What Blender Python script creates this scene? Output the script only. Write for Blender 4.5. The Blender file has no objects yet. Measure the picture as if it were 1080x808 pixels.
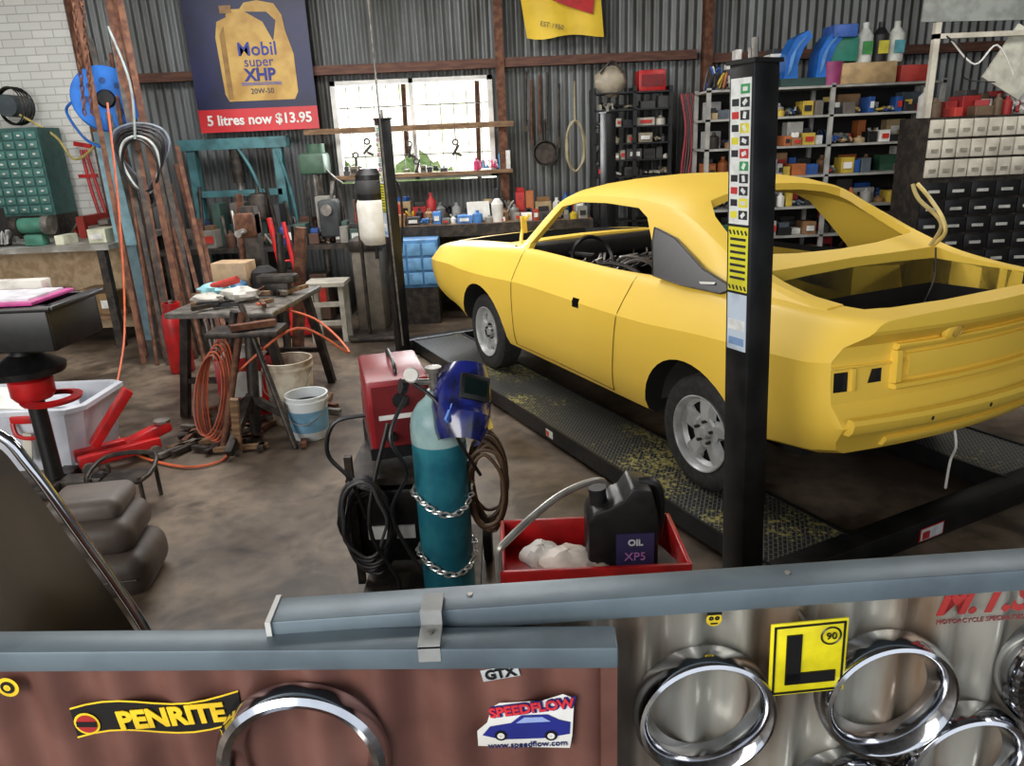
import bpy, bmesh, math, random
from mathutils import Vector, Matrix, Euler
random.seed(7)
pi=math.pi
V3=Vector
# ------------------------------------------------------------------ materials
def lin(c):
    return tuple(((v/255)/12.92 if v/255<=.04045 else ((v/255+.055)/1.055)**2.4) for v in c)+(1,)
MATS={}
def M(name,c1,c2=None,scale=8,rough=.5,metal=0,bump=0,emit=0,lo=.42,hi=.62,coat=0,bscale=None,detail=5,stretch=None):
    if name in MATS: return MATS[name]
    m=bpy.data.materials.new(name); m.use_nodes=True; nt=m.node_tree; b=nt.nodes['Principled BSDF']
    b.inputs['Roughness'].default_value=rough; b.inputs['Metallic'].default_value=metal
    if coat: b.inputs['Coat Weight'].default_value=coat; b.inputs['Coat Roughness'].default_value=.12
    if c2 is None: c2=tuple(v*.86 for v in c1)
    tc=nt.nodes.new('ShaderNodeTexCoord'); src=tc.outputs['Object']
    if stretch:
        mp=nt.nodes.new('ShaderNodeMapping'); mp.inputs['Scale'].default_value=stretch; nt.links.new(src,mp.inputs[0]); src=mp.outputs[0]
    n=nt.nodes.new('ShaderNodeTexNoise'); n.inputs['Scale'].default_value=scale; n.inputs['Detail'].default_value=detail
    nt.links.new(src,n.inputs['Vector'])
    r=nt.nodes.new('ShaderNodeValToRGB'); r.color_ramp.elements[0].position=lo; r.color_ramp.elements[1].position=hi
    r.color_ramp.elements[0].color=lin(c1); r.color_ramp.elements[1].color=lin(c2)
    nt.links.new(n.outputs['Fac'],r.inputs[0]); nt.links.new(r.outputs[0],b.inputs['Base Color'])
    if emit:
        nt.links.new(r.outputs[0],b.inputs['Emission Color']); b.inputs['Emission Strength'].default_value=emit
    if bump:
        n2=nt.nodes.new('ShaderNodeTexNoise'); n2.inputs['Scale'].default_value=bscale or scale*4; nt.links.new(src,n2.inputs['Vector'])
        bp=nt.nodes.new('ShaderNodeBump'); bp.inputs['Strength'].default_value=bump; bp.inputs['Distance'].default_value=.02
        nt.links.new(n2.outputs['Fac'],bp.inputs['Height']); nt.links.new(bp.outputs[0],b.inputs['Normal'])
    MATS[name]=m; return m
def cm(c,rough=.5,metal=0):
    return M('paint_%d_%d_%d_%d'%(c[0],c[1],c[2],int(rough*10)),c,None,10,rough,metal)
black=M('black_plastic',(16,16,17),(26,26,27),20,.4)
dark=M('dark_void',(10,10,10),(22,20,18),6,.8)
rubber=M('tyre_rubber',(30,30,31),(46,45,43),30,.75,0,.2)
steel=M('worn_steel',(110,106,100),(150,145,138),12,.4,.6,.1)
dsteel=M('dark_steel',(46,43,41),(74,66,58),14,.5,.5,.1)
rust=M('rusty_steel',(82,48,34),(116,78,56),14,.7,.3,.2)
chrome=M('chrome',(205,207,210),(170,172,178),5,.1,1)
white=M('white_paint',(226,226,222),(204,202,194),6,.5)
cream=M('cream_plastic',(205,200,185),(180,174,160),6,.5)
red=M('red_paint',(188,28,30),(150,22,24),8,.35)
blue=M('blue_plastic',(28,110,200),(20,90,170),6,.4)
teal=M('teal_bottle_paint',(20,94,112),(40,118,132),7,.4,.1,.05)
yel=M('car_yellow_paint',(240,202,78),(236,197,72),1.2,.46,0,0,coat=.15)
gold=M('gold_print',(196,160,84),(170,130,60),4,.5)
wood=M('rough_timber',(104,78,54),(140,110,78),6,.7,0,.2,stretch=(1,6,6))
brownwood=M('brown_girt',(78,48,38),(100,66,50),5,.7,0,.1,stretch=(1,6,6))
grail=M('grey_painted_rail',(104,118,126),(90,102,110),6,.4,.2,.03)
# ------------------------------------------------------------------ builder
def catm(P,n=8,closed=False):
    P=[V3(p) for p in P]; out=[]; N=len(P)
    R=range(N if closed else N-1)
    for i in R:
        if closed: a,b,c,d=P[(i-1)%N],P[i],P[(i+1)%N],P[(i+2)%N]
        else: a=P[max(i-1,0)];b=P[i];c=P[i+1];d=P[min(i+2,N-1)]
        for k in range(n):
            t=k/n; out.append(.5*((2*b)+(c-a)*t+(2*a-5*b+4*c-d)*t*t+(3*b-a-3*c+d)*t**3))
    if not closed: out.append(P[-1])
    return out
class B:
    def __init__(s,name,loc=(0,0,0),rz=0,par=None):
        s.name=name;s.loc=loc;s.rz=rz;s.V=[];s.F=[];s.MI=[];s.m=[];s.par=par
    def mi(s,m):
        if m not in s.m: s.m.append(m)
        return s.m.index(m)
    def add(s,vs,fs,m):
        o=len(s.V); s.V+= [tuple(v) for v in vs]; k=s.mi(m)
        for f in fs: s.F.append([i+o for i in f]); s.MI.append(k)
    def box(s,c,sz,m,rot=(0,0,0),bev=0,seg=2):
        R=Matrix.Translation(c)@Euler(rot).to_matrix().to_4x4()
        if bev:
            bev=min(bev,min(sz)*.49)
            t=bmesh.new(); bmesh.ops.create_cube(t,size=1,matrix=Matrix.Diagonal((*sz,1)))
            bmesh.ops.bevel(t,geom=t.edges[:],offset=bev,segments=seg,profile=.5,affect='EDGES')
            t.verts.index_update(); s.add([R@v.co for v in t.verts],[[v.index for v in f.verts] for f in t.faces],m); t.free(); return s
        x,y,z=[q/2 for q in sz]
        vs=[R@V3((a,b,c2)) for a in(-x,x) for b in(-y,y) for c2 in(-z,z)]
        s.add(vs,[(0,1,3,2),(4,6,7,5),(0,4,5,1),(2,3,7,6),(0,2,6,4),(1,5,7,3)],m); return s
    def bx(s,x0,x1,y0,y1,z0,z1,m,bev=0): return s.box(((x0+x1)/2,(y0+y1)/2,(z0+z1)/2),(abs(x1-x0),abs(y1-y0),abs(z1-z0)),m,bev=bev)
    def lathe(s,prof,m,o=(0,0,0),ax=(0,0,1),seg=24,close=False):
        ax=V3(ax).normalized(); q=V3((0,0,1)).rotation_difference(ax); o=V3(o); vs=[]
        for r,h in prof:
            for k in range(seg):
                a=2*pi*k/seg; vs.append(o+q@V3((r*math.cos(a),r*math.sin(a),h)))
        fs=[]; n=len(prof)
        for i in range(n if close else n-1):
            j=(i+1)%n
            for k in range(seg):
                k2=(k+1)%seg; fs.append((i*seg+k,i*seg+k2,j*seg+k2,j*seg+k))
        s.add(vs,fs,m); return s
    def cyl(s,p1,p2,r,m,r2=None,seg=16):
        p1=V3(p1);p2=V3(p2); L=(p2-p1).length; r2=r if r2 is None else r2
        return s.lathe([(0.0001,0),(r,0),(r2,L),(0.0001,L)],m,p1,p2-p1,seg)
    def tube(s,P,r,m,seg=8,sm=6,closed=False):
        P=catm(P,sm,closed) if sm>1 else [V3(p) for p in P]
        n=len(P); vs=[]; up=None
        for i,p in enumerate(P):
            d=(P[(i+1)%n]-P[i-1]) if closed else (P[min(i+1,n-1)]-P[max(i-1,0)])
            if d.length<1e-9: d=V3((0,0,1))
            d.normalize()
            if up is None: up=V3((0,0,1)) if abs(d.z)<.9 else V3((1,0,0))
            a=d.cross(up)
            if a.length<1e-4: a=d.orthogonal()
            a.normalize(); b=a.cross(d).normalized(); up=b
            for k in range(seg):
                t=2*pi*k/seg; vs.append(p+a*(r*math.cos(t))+b*(r*math.sin(t)))
        fs=[]
        for i in range(n if closed else n-1):
            j=(i+1)%n
            for k in range(seg): fs.append((i*seg+k,i*seg+(k+1)%seg,j*seg+(k+1)%seg,j*seg+k))
        if not closed: fs+=[tuple(range(seg))[::-1],tuple(range((n-1)*seg,n*seg))]
        s.add(vs,fs,m); return s
    def sph(s,c,r,m,sc=(1,1,1),seg=16,rot=(0,0,0),lump=0):
        R=Euler(rot).to_matrix(); vs=[];n=seg//2; ph=random.random()*6
        for i in range(n+1):
            a=pi*i/n; rr=max(math.sin(a),.001)
            for k in range(seg):
                b=2*pi*k/seg; q=1+lump*math.sin(3*b+ph+2*a)*math.sin(4*a+ph)+lump*.6*math.sin(7*b+ph)*math.sin(5*a)
                vs.append(V3(c)+R@V3((rr*math.cos(b)*r*sc[0]*q,rr*math.sin(b)*r*sc[1]*q,-math.cos(a)*r*sc[2]*q)))
        fs=[(i*seg+k,i*seg+(k+1)%seg,(i+1)*seg+(k+1)%seg,(i+1)*seg+k) for i in range(n) for k in range(seg)]
        s.add(vs,fs,m); return s
    def prism(s,P,ext,m):
        P=[V3(p) for p in P]; n=len(P); e=V3(ext)
        s.add(P+[p+e for p in P],[tuple(range(n))[::-1],tuple(range(n,2*n))]+[(i,(i+1)%n,n+(i+1)%n,n+i) for i in range(n)],m); return s
    def grid(s,rows,m):
        n=len(rows[0]); vs=[p for r in rows for p in r]
        s.add(vs,[(i*n+k,i*n+k+1,(i+1)*n+k+1,(i+1)*n+k) for i in range(len(rows)-1) for k in range(n-1)],m); return s
    def text(s,body,size,o,m,rot=(pi/2,0,0),ext=.001,align='CENTER',shear=0,sx=1,bold=.0):
        cu=bpy.data.curves.new('tmp','FONT'); cu.body=body; cu.size=size; cu.extrude=ext; cu.align_x=align; cu.align_y='CENTER'; cu.shear=shear; cu.offset=bold
        cu.resolution_u=3
        ob=bpy.data.objects.new('tmp',cu); bpy.context.collection.objects.link(ob); bpy.context.view_layer.update()
        me=ob.to_mesh(); T=Matrix.Translation(o)@Euler(rot).to_matrix().to_4x4()@Matrix.Diagonal((sx,1,1,1))
        s.add([T@v.co for v in me.vertices],[list(p.vertices) for p in me.polygons],m)
        ob.to_mesh_clear(); bpy.data.objects.remove(ob); bpy.data.curves.remove(cu); return s
    def mesh(s,ang=35):
        me=bpy.data.meshes.new(s.name); me.from_pydata(s.V,[],s.F); 
        for m in s.m: me.materials.append(m)
        me.polygons.foreach_set('material_index',s.MI)
        b=bmesh.new(); b.from_mesh(me); bmesh.ops.recalc_face_normals(b,faces=b.faces)
        smooth(b,ang); b.to_mesh(me); b.free(); return me
    def done(s,ang=35):
        ob=bpy.data.objects.new(s.name,s.mesh(ang)); bpy.context.collection.objects.link(ob)
        ob.location=s.loc; ob.rotation_euler=(0,0,s.rz)
        if s.par: ob.parent=s.par
        return ob
def smooth(b,ang=35):
    A=math.radians(ang)
    for f in b.faces: f.smooth=True
    for e in b.edges:
        if len(e.link_faces)==2:
            e.smooth = e.calc_face_angle(0)<A
        else: e.smooth=False
def interp(K,x):
    K=sorted(K)
    if x<=K[0][0]: return K[0][1]
    if x>=K[-1][0]: return K[-1][1]
    for i in range(len(K)-1):
        if K[i][0]<=x<=K[i+1][0]:
            x0,y0=K[i];x1,y1=K[i+1]; t=(x-x0)/(x1-x0)
            m0=(y1-K[i-1][1])/(x1-K[i-1][0]) if i>0 else (y1-y0)/(x1-x0)
            m1=(K[i+2][1]-y0)/(K[i+2][0]-x0) if i<len(K)-2 else (y1-y0)/(x1-x0)
            h=x1-x0
            return (2*t**3-3*t*t+1)*y0+(t**3-2*t*t+t)*h*m0+(-2*t**3+3*t*t)*y1+(t**3-t*t)*h*m1
# ------------------------------------------------------------------ camera
th=math.radians(18.2);ro=math.radians(2.5)
R0=V3((1,0,0));U0=V3((0,math.sin(th),math.cos(th)));Fw=V3((0,math.cos(th),-math.sin(th)))
Rr=R0*math.cos(ro)-U0*math.sin(ro);Uu=U0*math.cos(ro)+R0*math.sin(ro)
cd=bpy.data.cameras.new('camera'); cam=bpy.data.objects.new('camera',cd); bpy.context.collection.objects.link(cam)
cd.sensor_width=36; cd.lens=36*780/1080; cd.clip_start=.05
mw=Matrix((Rr,Uu,-Fw)).transposed().to_4x4(); mw.translation=(0,0,1.95); cam.matrix_world=mw
bpy.context.scene.camera=cam
try: bpy.context.scene.view_settings.view_transform='Standard'
except Exception: pass
# ------------------------------------------------------------------ car
u=V3((-.438,.899,0)).normalized(); CARLOC=(1.752,3.991,.12); CARRZ=math.atan2(u.y,u.x)
NX=3.98
zt=[(NX,.90),(3.75,.94),(3.3,.985),(3.0,1.01),(2.3,1.055),(1.9,1.075),(.9,1.065),(.5,1.075),(0,1.10),(-.4,1.085),(-.7,1.08),(-.98,1.09)]
zb=[(NX,.5),(3.7,.44),(3.3,.40),(3.0,.32),(2.3,.27),(.5,.28),(0,.34),(-.3,.40),(-.6,.44),(-.98,.48)]
wm=[(NX,.85),(3.8,.885),(3.4,.91),(3.0,.925),(2.6,.93),(2.0,.905),(1.2,.90),(.6,.915),(.1,.935),(-.4,.93),(-.75,.91),(-.9,.895),(-.98,.88)]
side=[(0,.12),(.04,.07),(.12,.04),(.25,.02),(.4,.008),(.55,0),(.70,0),(.715,.005),(.80,.036),(.90,.078),(.93,.090),(.955,.102),(.972,.114),(.985,.128),(.994,.146),(1,.17)]
TP=[(.45,.10),(.55,.05),(.62,.0),(.68,.0),(.70,.05),(.74,.055),(.94,.065),(1.0,.03),(1.03,-.02),(1.05,-.03),(1.12,-.03)]
def tailx(y,z): return -.98+interp(TP,z)+.12*(abs(y)/.9)**2
def loft(name,sections,m,capx=None):
    b=B(name); n=len(sections[0]); vs=[p for s in sections for p in s]; fs=[]
    for i in range(len(sections)-1):
        for k in range(n):
            k2=(k+1)%n; fs.append((i*n+k,i*n+k2,(i+1)*n+k2,(i+1)*n+k))
    h=n//2
    for base in (0,(len(sections)-1)*n):
        if base==0 and capx:
            Mc=10; rows=[]
            for k in range(1,h):
                y0=sections[0][k][1]; z=sections[0][k][2]; row=[base+k]
                for j in range(1,Mc):
                    y=y0*(1-2*j/Mc); vs.append((capx(y,z),y,z)); row.append(len(vs)-1)
                row.append(base+n-k); rows.append(row)
            for a,c in zip(rows,rows[1:]):
                for j in range(Mc): fs.append((a[j],a[j+1],c[j+1],c[j]))
            for row,cn_ in ((rows[0],base),(rows[-1],base+h)):
                for j in range(Mc): fs.append((row[j],row[j+1],cn_))
            continue
        fs.append((base,base+1,base+n-1))
        for k in range(1,h-1): fs.append((base+k,base+k+1,base+n-k-1,base+n-k))
        fs.append((base+h-1,base+h,base+h+1))
    b.add(vs,fs,m); return b
def ring(half): return half+[(-y,z) for y,z in half[-2:0:-1]]
secs=[]
for i in range(75):
    x=-.98+i*(NX+.98)/74
    b0=interp(zb,x);t0=interp(zt,x);w=interp(wm,x)
    h=[(0,b0),(w*.5,b0)]+[(w-ins,b0+(t0-b0)*t) for t,ins in side]
    crown=.025 if x>2.2 or x<0 else .0
    h+=[((w-.17)*.8,t0+crown*.4),((w-.17)*.45,t0+crown*.8),(0,t0+crown)]
    pts=[]
    for y,z in ring(h):
        xx=x
        if x<-.7:
            k=(-.7-x)/.28
            xx+=k*(interp(TP,z)+.12*(abs(y)/.9)**2)
        if x>3.3:
            k=(x-3.3)/(NX-3.3)
            xx-=k*(.08*(abs(y)/.85)**3 + .05*abs(z-.7))
        pts.append((xx,y,z))
    secs.append(pts)
lower=loft('car_lower',secs,yel,tailx)
zr=[(2.36,1.03),(2.2,1.09),(1.95,1.29),(1.75,1.425),(1.45,1.47),(.9,1.475),(.6,1.455),(.42,1.42),(.2,1.33),(0,1.24),(-.23,1.155),(-.45,1.11),(-.65,1.085)]
zc=[(2.36,1.04),(2.2,1.14),(1.95,1.36),(1.75,1.495),(1.45,1.55),(.9,1.58),(.6,1.565),(.42,1.53),(.2,1.40),(0,1.24),(-.12,1.165),(-.23,1.135),(-.65,1.10)]
wr=[(2.36,.76),(2.2,.73),(1.95,.67),(1.75,.635),(1.45,.62),(.9,.62),(.42,.645),(0,.69),(-.23,.72),(-.65,.755)]
wbk=[(2.36,.775),(2.0,.79),(.5,.80),(0,.80),(-.65,.78)]
def gh(off,x0,x1,base,n=48,m=yel):
    S=[]
    for i in range(n+1):
        x=x0+(x1-x0)*i/n
        a=interp(zr,x)-off;c=max(interp(zc,x)-off*.8,a-.01);w=interp(wr,x)-off*.6;wb=interp(wbk,x)-off
        a=max(a,base+.03); c=max(c,base+.04)
        def L(t): return (wb+(w+.02-wb)*t, 1.04+(a-.035-1.04)*t) if a-.035>1.04 else (wb, base+.02+.001*t)
        h=[(0,base),(wb,base),L(0),L(.25),L(.5),L(.75),L(1),(w+.008,a-.012),(w-.02,a+.004),(w*.85,a+(c-a)*.42),(w*.6,a+(c-a)*.75),(w*.3,a+(c-a)*.94),(0,c)]
        S.append([(x,y,z) for y,z in ring(h)])
    return loft('gh',S,m)
upper=gh(0,-.64,2.34,.97)
def mkobj(b,ang=35):
    o=bpy.data.objects.new(b.name,b.mesh(ang)); bpy.context.collection.objects.link(o); return o
lo=mkobj(lower); up=mkobj(upper)
def boolean(ob,cut):
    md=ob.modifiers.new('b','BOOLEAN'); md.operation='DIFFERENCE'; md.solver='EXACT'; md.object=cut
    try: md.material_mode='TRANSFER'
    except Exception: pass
def apply(ob):
    bpy.context.view_layer.update()
    dg=bpy.context.evaluated_depsgraph_get(); me=bpy.data.meshes.new_from_object(ob.evaluated_get(dg)); ob.modifiers.clear(); ob.data=me
cuts=[]
def C(fn,m=dark):
    b=B('cut'); fn(b,m); c=mkobj(b); cuts.append(c); return c
BOOT=[(-.80,-.55,.55),(-.86,-.3,.55),(-.87,0,.55),(-.86,.3,.55),(-.80,.55,.55),(-.74,.64,.55),(-.5,.66,.55),(-.17,.62,.55),(-.15,0,.55),(-.17,-.62,.55),(-.5,-.66,.55),(-.74,-.64,.55)]
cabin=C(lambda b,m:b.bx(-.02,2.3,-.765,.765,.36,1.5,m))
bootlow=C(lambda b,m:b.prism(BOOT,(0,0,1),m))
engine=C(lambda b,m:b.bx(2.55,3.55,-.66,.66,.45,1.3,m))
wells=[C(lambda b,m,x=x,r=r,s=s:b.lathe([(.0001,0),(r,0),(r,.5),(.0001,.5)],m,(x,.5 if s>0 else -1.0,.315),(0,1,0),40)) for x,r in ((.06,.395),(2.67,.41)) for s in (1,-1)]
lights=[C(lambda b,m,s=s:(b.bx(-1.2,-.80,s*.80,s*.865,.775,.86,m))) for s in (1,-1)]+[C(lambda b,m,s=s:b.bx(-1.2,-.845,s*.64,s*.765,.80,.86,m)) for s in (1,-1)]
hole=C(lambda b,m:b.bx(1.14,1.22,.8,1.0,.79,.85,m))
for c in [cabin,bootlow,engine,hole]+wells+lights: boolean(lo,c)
apply(lo)
inner=mkobj(gh(.045,-.10,2.45,.90,40,yel)); cuts.append(inner)
sidew=C(lambda b,m:b.prism([(2.03,-1.2,1.02),(2.03,-1.2,1.10),(1.90,-1.2,1.22),(1.72,-1.2,1.375),(1.5,-1.2,1.415),(1.2,-1.2,1.425),(.85,-1.2,1.415),(.74,-1.2,1.37),(.62,-1.2,1.24),(.50,-1.2,1.09),(.50,-1.2,1.02)],(0,2.4,0),m),yel)
wind=C(lambda b,m:b.prism([(2.28,-.69,1.0),(2.28,.69,1.0),(1.77,.545,1.0),(1.77,-.545,1.0)],(0,0,1),m),yel)
backl=C(lambda b,m:b.prism([(.40,-.50,1.0),(.42,0,1.0),(.40,.50,1.0),(.28,.57,1.0),(-.01,.63,1.0),(-.05,.3,1.0),(-.06,0,1),(-.05,-.3,1.0),(-.01,-.63,1.0),(.28,-.57,1.0)],(0,0,1),m),yel)
boot2=C(lambda b,m:b.prism(BOOT,(0,0,1),m),yel)
for c in [inner,sidew,wind,backl,boot2]: boolean(up,c)
apply(up)
for c in cuts: bpy.data.objects.remove(c)
carE=bpy.data.objects.new('yellow_coupe_car',None); bpy.context.collection.objects.link(carE); carE.location=CARLOC; carE.rotation_euler=(0,0,CARRZ)
for o,nm,an_ in ((lo,'lower_body',19),(up,'greenhouse',30)):
    b=bmesh.new(); b.from_mesh(o.data); smooth(b,an_); b.to_mesh(o.data); b.free(); o.parent=carE; o.name=nm
d=B('body_details',par=carE)
qblack=M('quarter_panel_black',(20,21,22),(28,28,29),20,.32)
for s in (1,-1):
    P=[(.46,s*.812,1.085),(.575,s*.735,1.25),(.60,s*.70,1.325),(.40,s*.715,1.285),(.10,s*.775,1.165),(-.17,s*.812,1.11),(-.10,s*.83,1.075),(.2,s*.835,1.075)]
    d.prism([(x,y,z) for x,y,z in P],(0,s*.022,.004),qblack)
    rim=[(x,y+s*.023,z+.004) for x,y,z in P]
    d.tube(rim,.004,dsteel,5,1,True)
    d.box((.02,s*.838,1.112),(.12,.002,.012),white,rot=(s*.5,.12,0))
seam=M('panel_gap',(130,98,24),(100,74,16),5,.8)
def sidepts(x,z,s,off=.001):
    b0=interp(zb,x);t0=interp(zt,x);w=interp(wm,x)
    return (x,s*(w-interp(side,(z-b0)/(t0-b0))+off),z)
for s in (1,-1):
    for x0,x1 in ((2.12,2.06),(.80,.66)):
        d.tube([sidepts(x0+(x1-x0)*((z-.33)/.72),z,s) for z in [.33+i*.04 for i in range(19)]],.0035,seam,4,1)
    d.tube([sidepts(.8+(2.12-.8)*i/14,.33,s) for i in range(15)],.0035,seam,4,1)
# tail: raised frame and pressed bands that follow the curved rear face
def tband(y0,y1,z0,z1,pr,m=yel,ch=.008,n=16):
    rows=[]
    for z,p in ((z0,-.004),(z0+.002,pr*.8),(z0+ch,pr),(z1-ch,pr),(z1-.002,pr*.8),(z1,-.004)):
        r=[]
        for j in range(n+1):
            y=y0+(y1-y0)*j/n
            r.append((tailx(y,min(max(z,z0),z1))-p,y,z))
        rows.append(r)
    d.grid(rows,m)
    for e in (0,n): d.add([r[e] for r in rows],[tuple(range(len(rows)))],m)
tband(-.60,.60,.935,.965,.030); tband(-.60,.60,.765,.79,.034); tband(.575,.60,.79,.935,.032,n=2); tband(-.60,-.575,.79,.935,.032,n=2)
tband(-.52,.52,.81,.91,.016,ch=.02)
tband(-.88,.88,.875,.888,.014); tband(.775,.79,.775,.875,.012,n=2); tband(-.79,-.775,.775,.875,.012,n=2)
tband(-.84,.84,.60,.675,.028,ch=.02); tband(-.60,.60,.50,.545,.02)
d.lathe([(0,.02),(.035,.02),(.05,.012),(.055,-.01)],yel,(tailx(.33,1.0)-.005,.33,1.0),(-1,0,-.35),24)
d.lathe([(.024,.0),(.026,.004),(.030,0)],gold,(tailx(.33,1.0)-.026,.33,.993),(-1,0,-.35),24)
for y in (.1,.45): d.lathe([(.001,0),(.010,0)],dark,(tailx(y,.63)-.030,y,.635),(-1,0,0),10)
# interior
d.box((2.2,0,1.0),(.18,1.45,.14),black,bev=.03)
d.tube([(2.1,.38,.98),(1.75,.38,1.0)],.02,black,8,1)
d.lathe([(.17,-.012),(.185,0),(.17,.012),(.155,0)],black,(1.78,.38,.97),(1,0,-.35),28,close=True)
d.box((1.0,0,.42),(2.2,.3,.16),dsteel,bev=.05)
for k in range(14):
    y=random.uniform(-.6,.6); d.tube([(2.1,y,.95),(1.9+random.random()*.2,y+.1,.85),(1.8,y+random.uniform(-.3,.3),.97),(2.05,y+.3,.8)],.008,random.choice([black,steel,dsteel,dsteel,steel]),6,5)
d.tube([(.6,.62,.5),(.75,.66,1.0),(1.3,.68,1.0),(1.4,.66,.5)],.014,dsteel,6,5)
d.tube([(.9,.3,.75),(1.0,.45,1.05),(1.2,.55,1.0),(1.3,.6,.8)],.012,steel,6,5)
d.tube([(.8,.2,.7),(.95,.35,1.0),(1.25,.5,1.06),(1.4,.4,.8)],.012,steel,6,5)
d.tube([(.7,.0,.9),(1.0,.1,1.08),(1.3,.0,1.1),(1.5,-.1,.9)],.015,steel,6,5)
d.box((1.55,-.35,.62),(.5,.5,.14),black,bev=.05); d.box((1.28,-.35,.85),(.13,.5,.45),black,rot=(0,-.25,0),bev=.05)
d.box((.25,0,.85),(.1,1.4,.5),dsteel,rot=(0,-.2,0),bev=.02); d.box((.08,.1,1.02),(.3,.3,.06),cm((90,90,95)),rot=(0,.1,.2),bev=.01)
# boot clutter
d.box((-.5,.25,.66),(.3,.3,.12),cm((150,170,190)),rot=(.1,.3,.5),bev=.02); d.box((-.6,.05,.70),(.3,.2,.03),cm((190,205,215)),rot=(.2,.2,.1),bev=.01)
d.cyl((-.35,-.15,.56),(-.33,-.2,.72),.2,dsteel,.2,24)
d.lathe([(.06,0),(.14,.01),(.15,.05),(.1,.06)],steel,(-.45,-.45,.75),(-.3,.3,1),24)
d.sph((-.36,-.40,.78),.17,dsteel,(1,1,.8),20); d.box((-.4,.05,.80),(.34,.26,.02),cm((170,186,200)),rot=(.3,-.5,.3))
for k in range(6):
    d.tube([(-.7+random.random()*.3,random.uniform(-.5,.5),.6),(-.5,random.uniform(-.5,.5),.88),(-.3,random.uniform(-.5,.5),.6)],.012,random.choice([steel,white,black]),6,5)
d.tube([(2.30,.70,1.05),(2.36,.66,1.12),(2.38,.62,1.22),(2.34,.6,1.27)],.014,yel,8,5)
d.box((2.375,.63,1.2),(.02,.05,.13),yel,rot=(0,.1,0),bev=.006)
d.tube([(-.15,-.62,1.17),(-.24,-.58,1.25),(-.2,-.6,1.33),(-.08,-.64,1.43),(-.0,-.64,1.50)],.011,cm((225,200,120)),6,6); d.tube([(-.15,-.6,1.17),(-.2,-.6,1.3),(-.05,-.6,1.42),(-.0,-.6,1.50)],.011,cm((190,170,110)),6,6)
d.tube([(-.2,-.58,1.17),(-.24,-.54,1.0),(-.2,-.5,.8)],.005,dsteel,6,6)
d.tube([(-.86,.1,.5),(-.9,.12,.4),(-.86,.08,.3),(-.93,.2,.22)],.006,white,6,6)
d.cyl((0,-.7,.315),(0,.7,.315),.04,dark); d.cyl((2.67,-.7,.315),(2.67,.7,.315),.03,dark)
d.box((-.42,0,.43),(.5,.9,.12),dark,bev=.04); d.box((3.3,0,.4),(.4,1.2,.1),dark,bev=.03)
for s in (1,-1): d.box((1.2,s*.5,.3),(3.2,.1,.08),dark)
d.done()
rimm=M('grey_rim',(182,184,184),(150,152,150),9,.4,.25)
for nm,x,s in (('wheel_rear_near',0,1),('wheel_front_near',2.67,1),('wheel_rear_far',0,-1),('wheel_front_far',2.67,-1)):
    w=B(nm,par=carE)
    o=(x,s*.77,.315); ax=(0,s,0)
    w.lathe([(.19,-.09),(.25,-.10),(.29,-.095),(.312,-.075),(.315,-.03),(.315,.03),(.312,.075),(.295,.092),(.26,.10),(.215,.092),(.205,.08)],rubber,o,ax,48)
    w.lathe([(.205,.078),(.21,.098),(.203,.10),(.193,.088),(.187,.055),(.165,.035)],rimm,o,ax,48)
    w.lathe([(.001,.0),(.185,.0)],dark,o,ax,32)
    w.lathe([(.185,-.08),(.19,.06)],dark,o,ax,32)
    w.lathe([(.001,.075),(.03,.075),(.036,.065),(.04,.04),(.08,.058),(.095,.05)],rimm,o,ax,32)
    for k in range(5):
        a=2*pi*k/5+.3
        ca,sa=math.cos(a),math.sin(a)
        def p(r,t,h): return (o[0]+r*ca-t*sa, o[1]+s*h, o[2]+r*sa+t*ca)
        w.grid([[p(.07,-.055,.03),p(.07,-.03,.06),p(.07,.03,.06),p(.07,.055,.03)],[p(.13,-.045,.02),p(.13,-.03,.065),p(.13,.03,.065),p(.13,.045,.02)],[p(.19,-.075,.02),p(.19,-.05,.05),p(.19,.05,.05),p(.19,.075,.02)]],rimm)
        w.cyl(p(.06,0,.045),p(.06,0,.075),.009,dsteel,seg=8)
    w.done()
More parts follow.
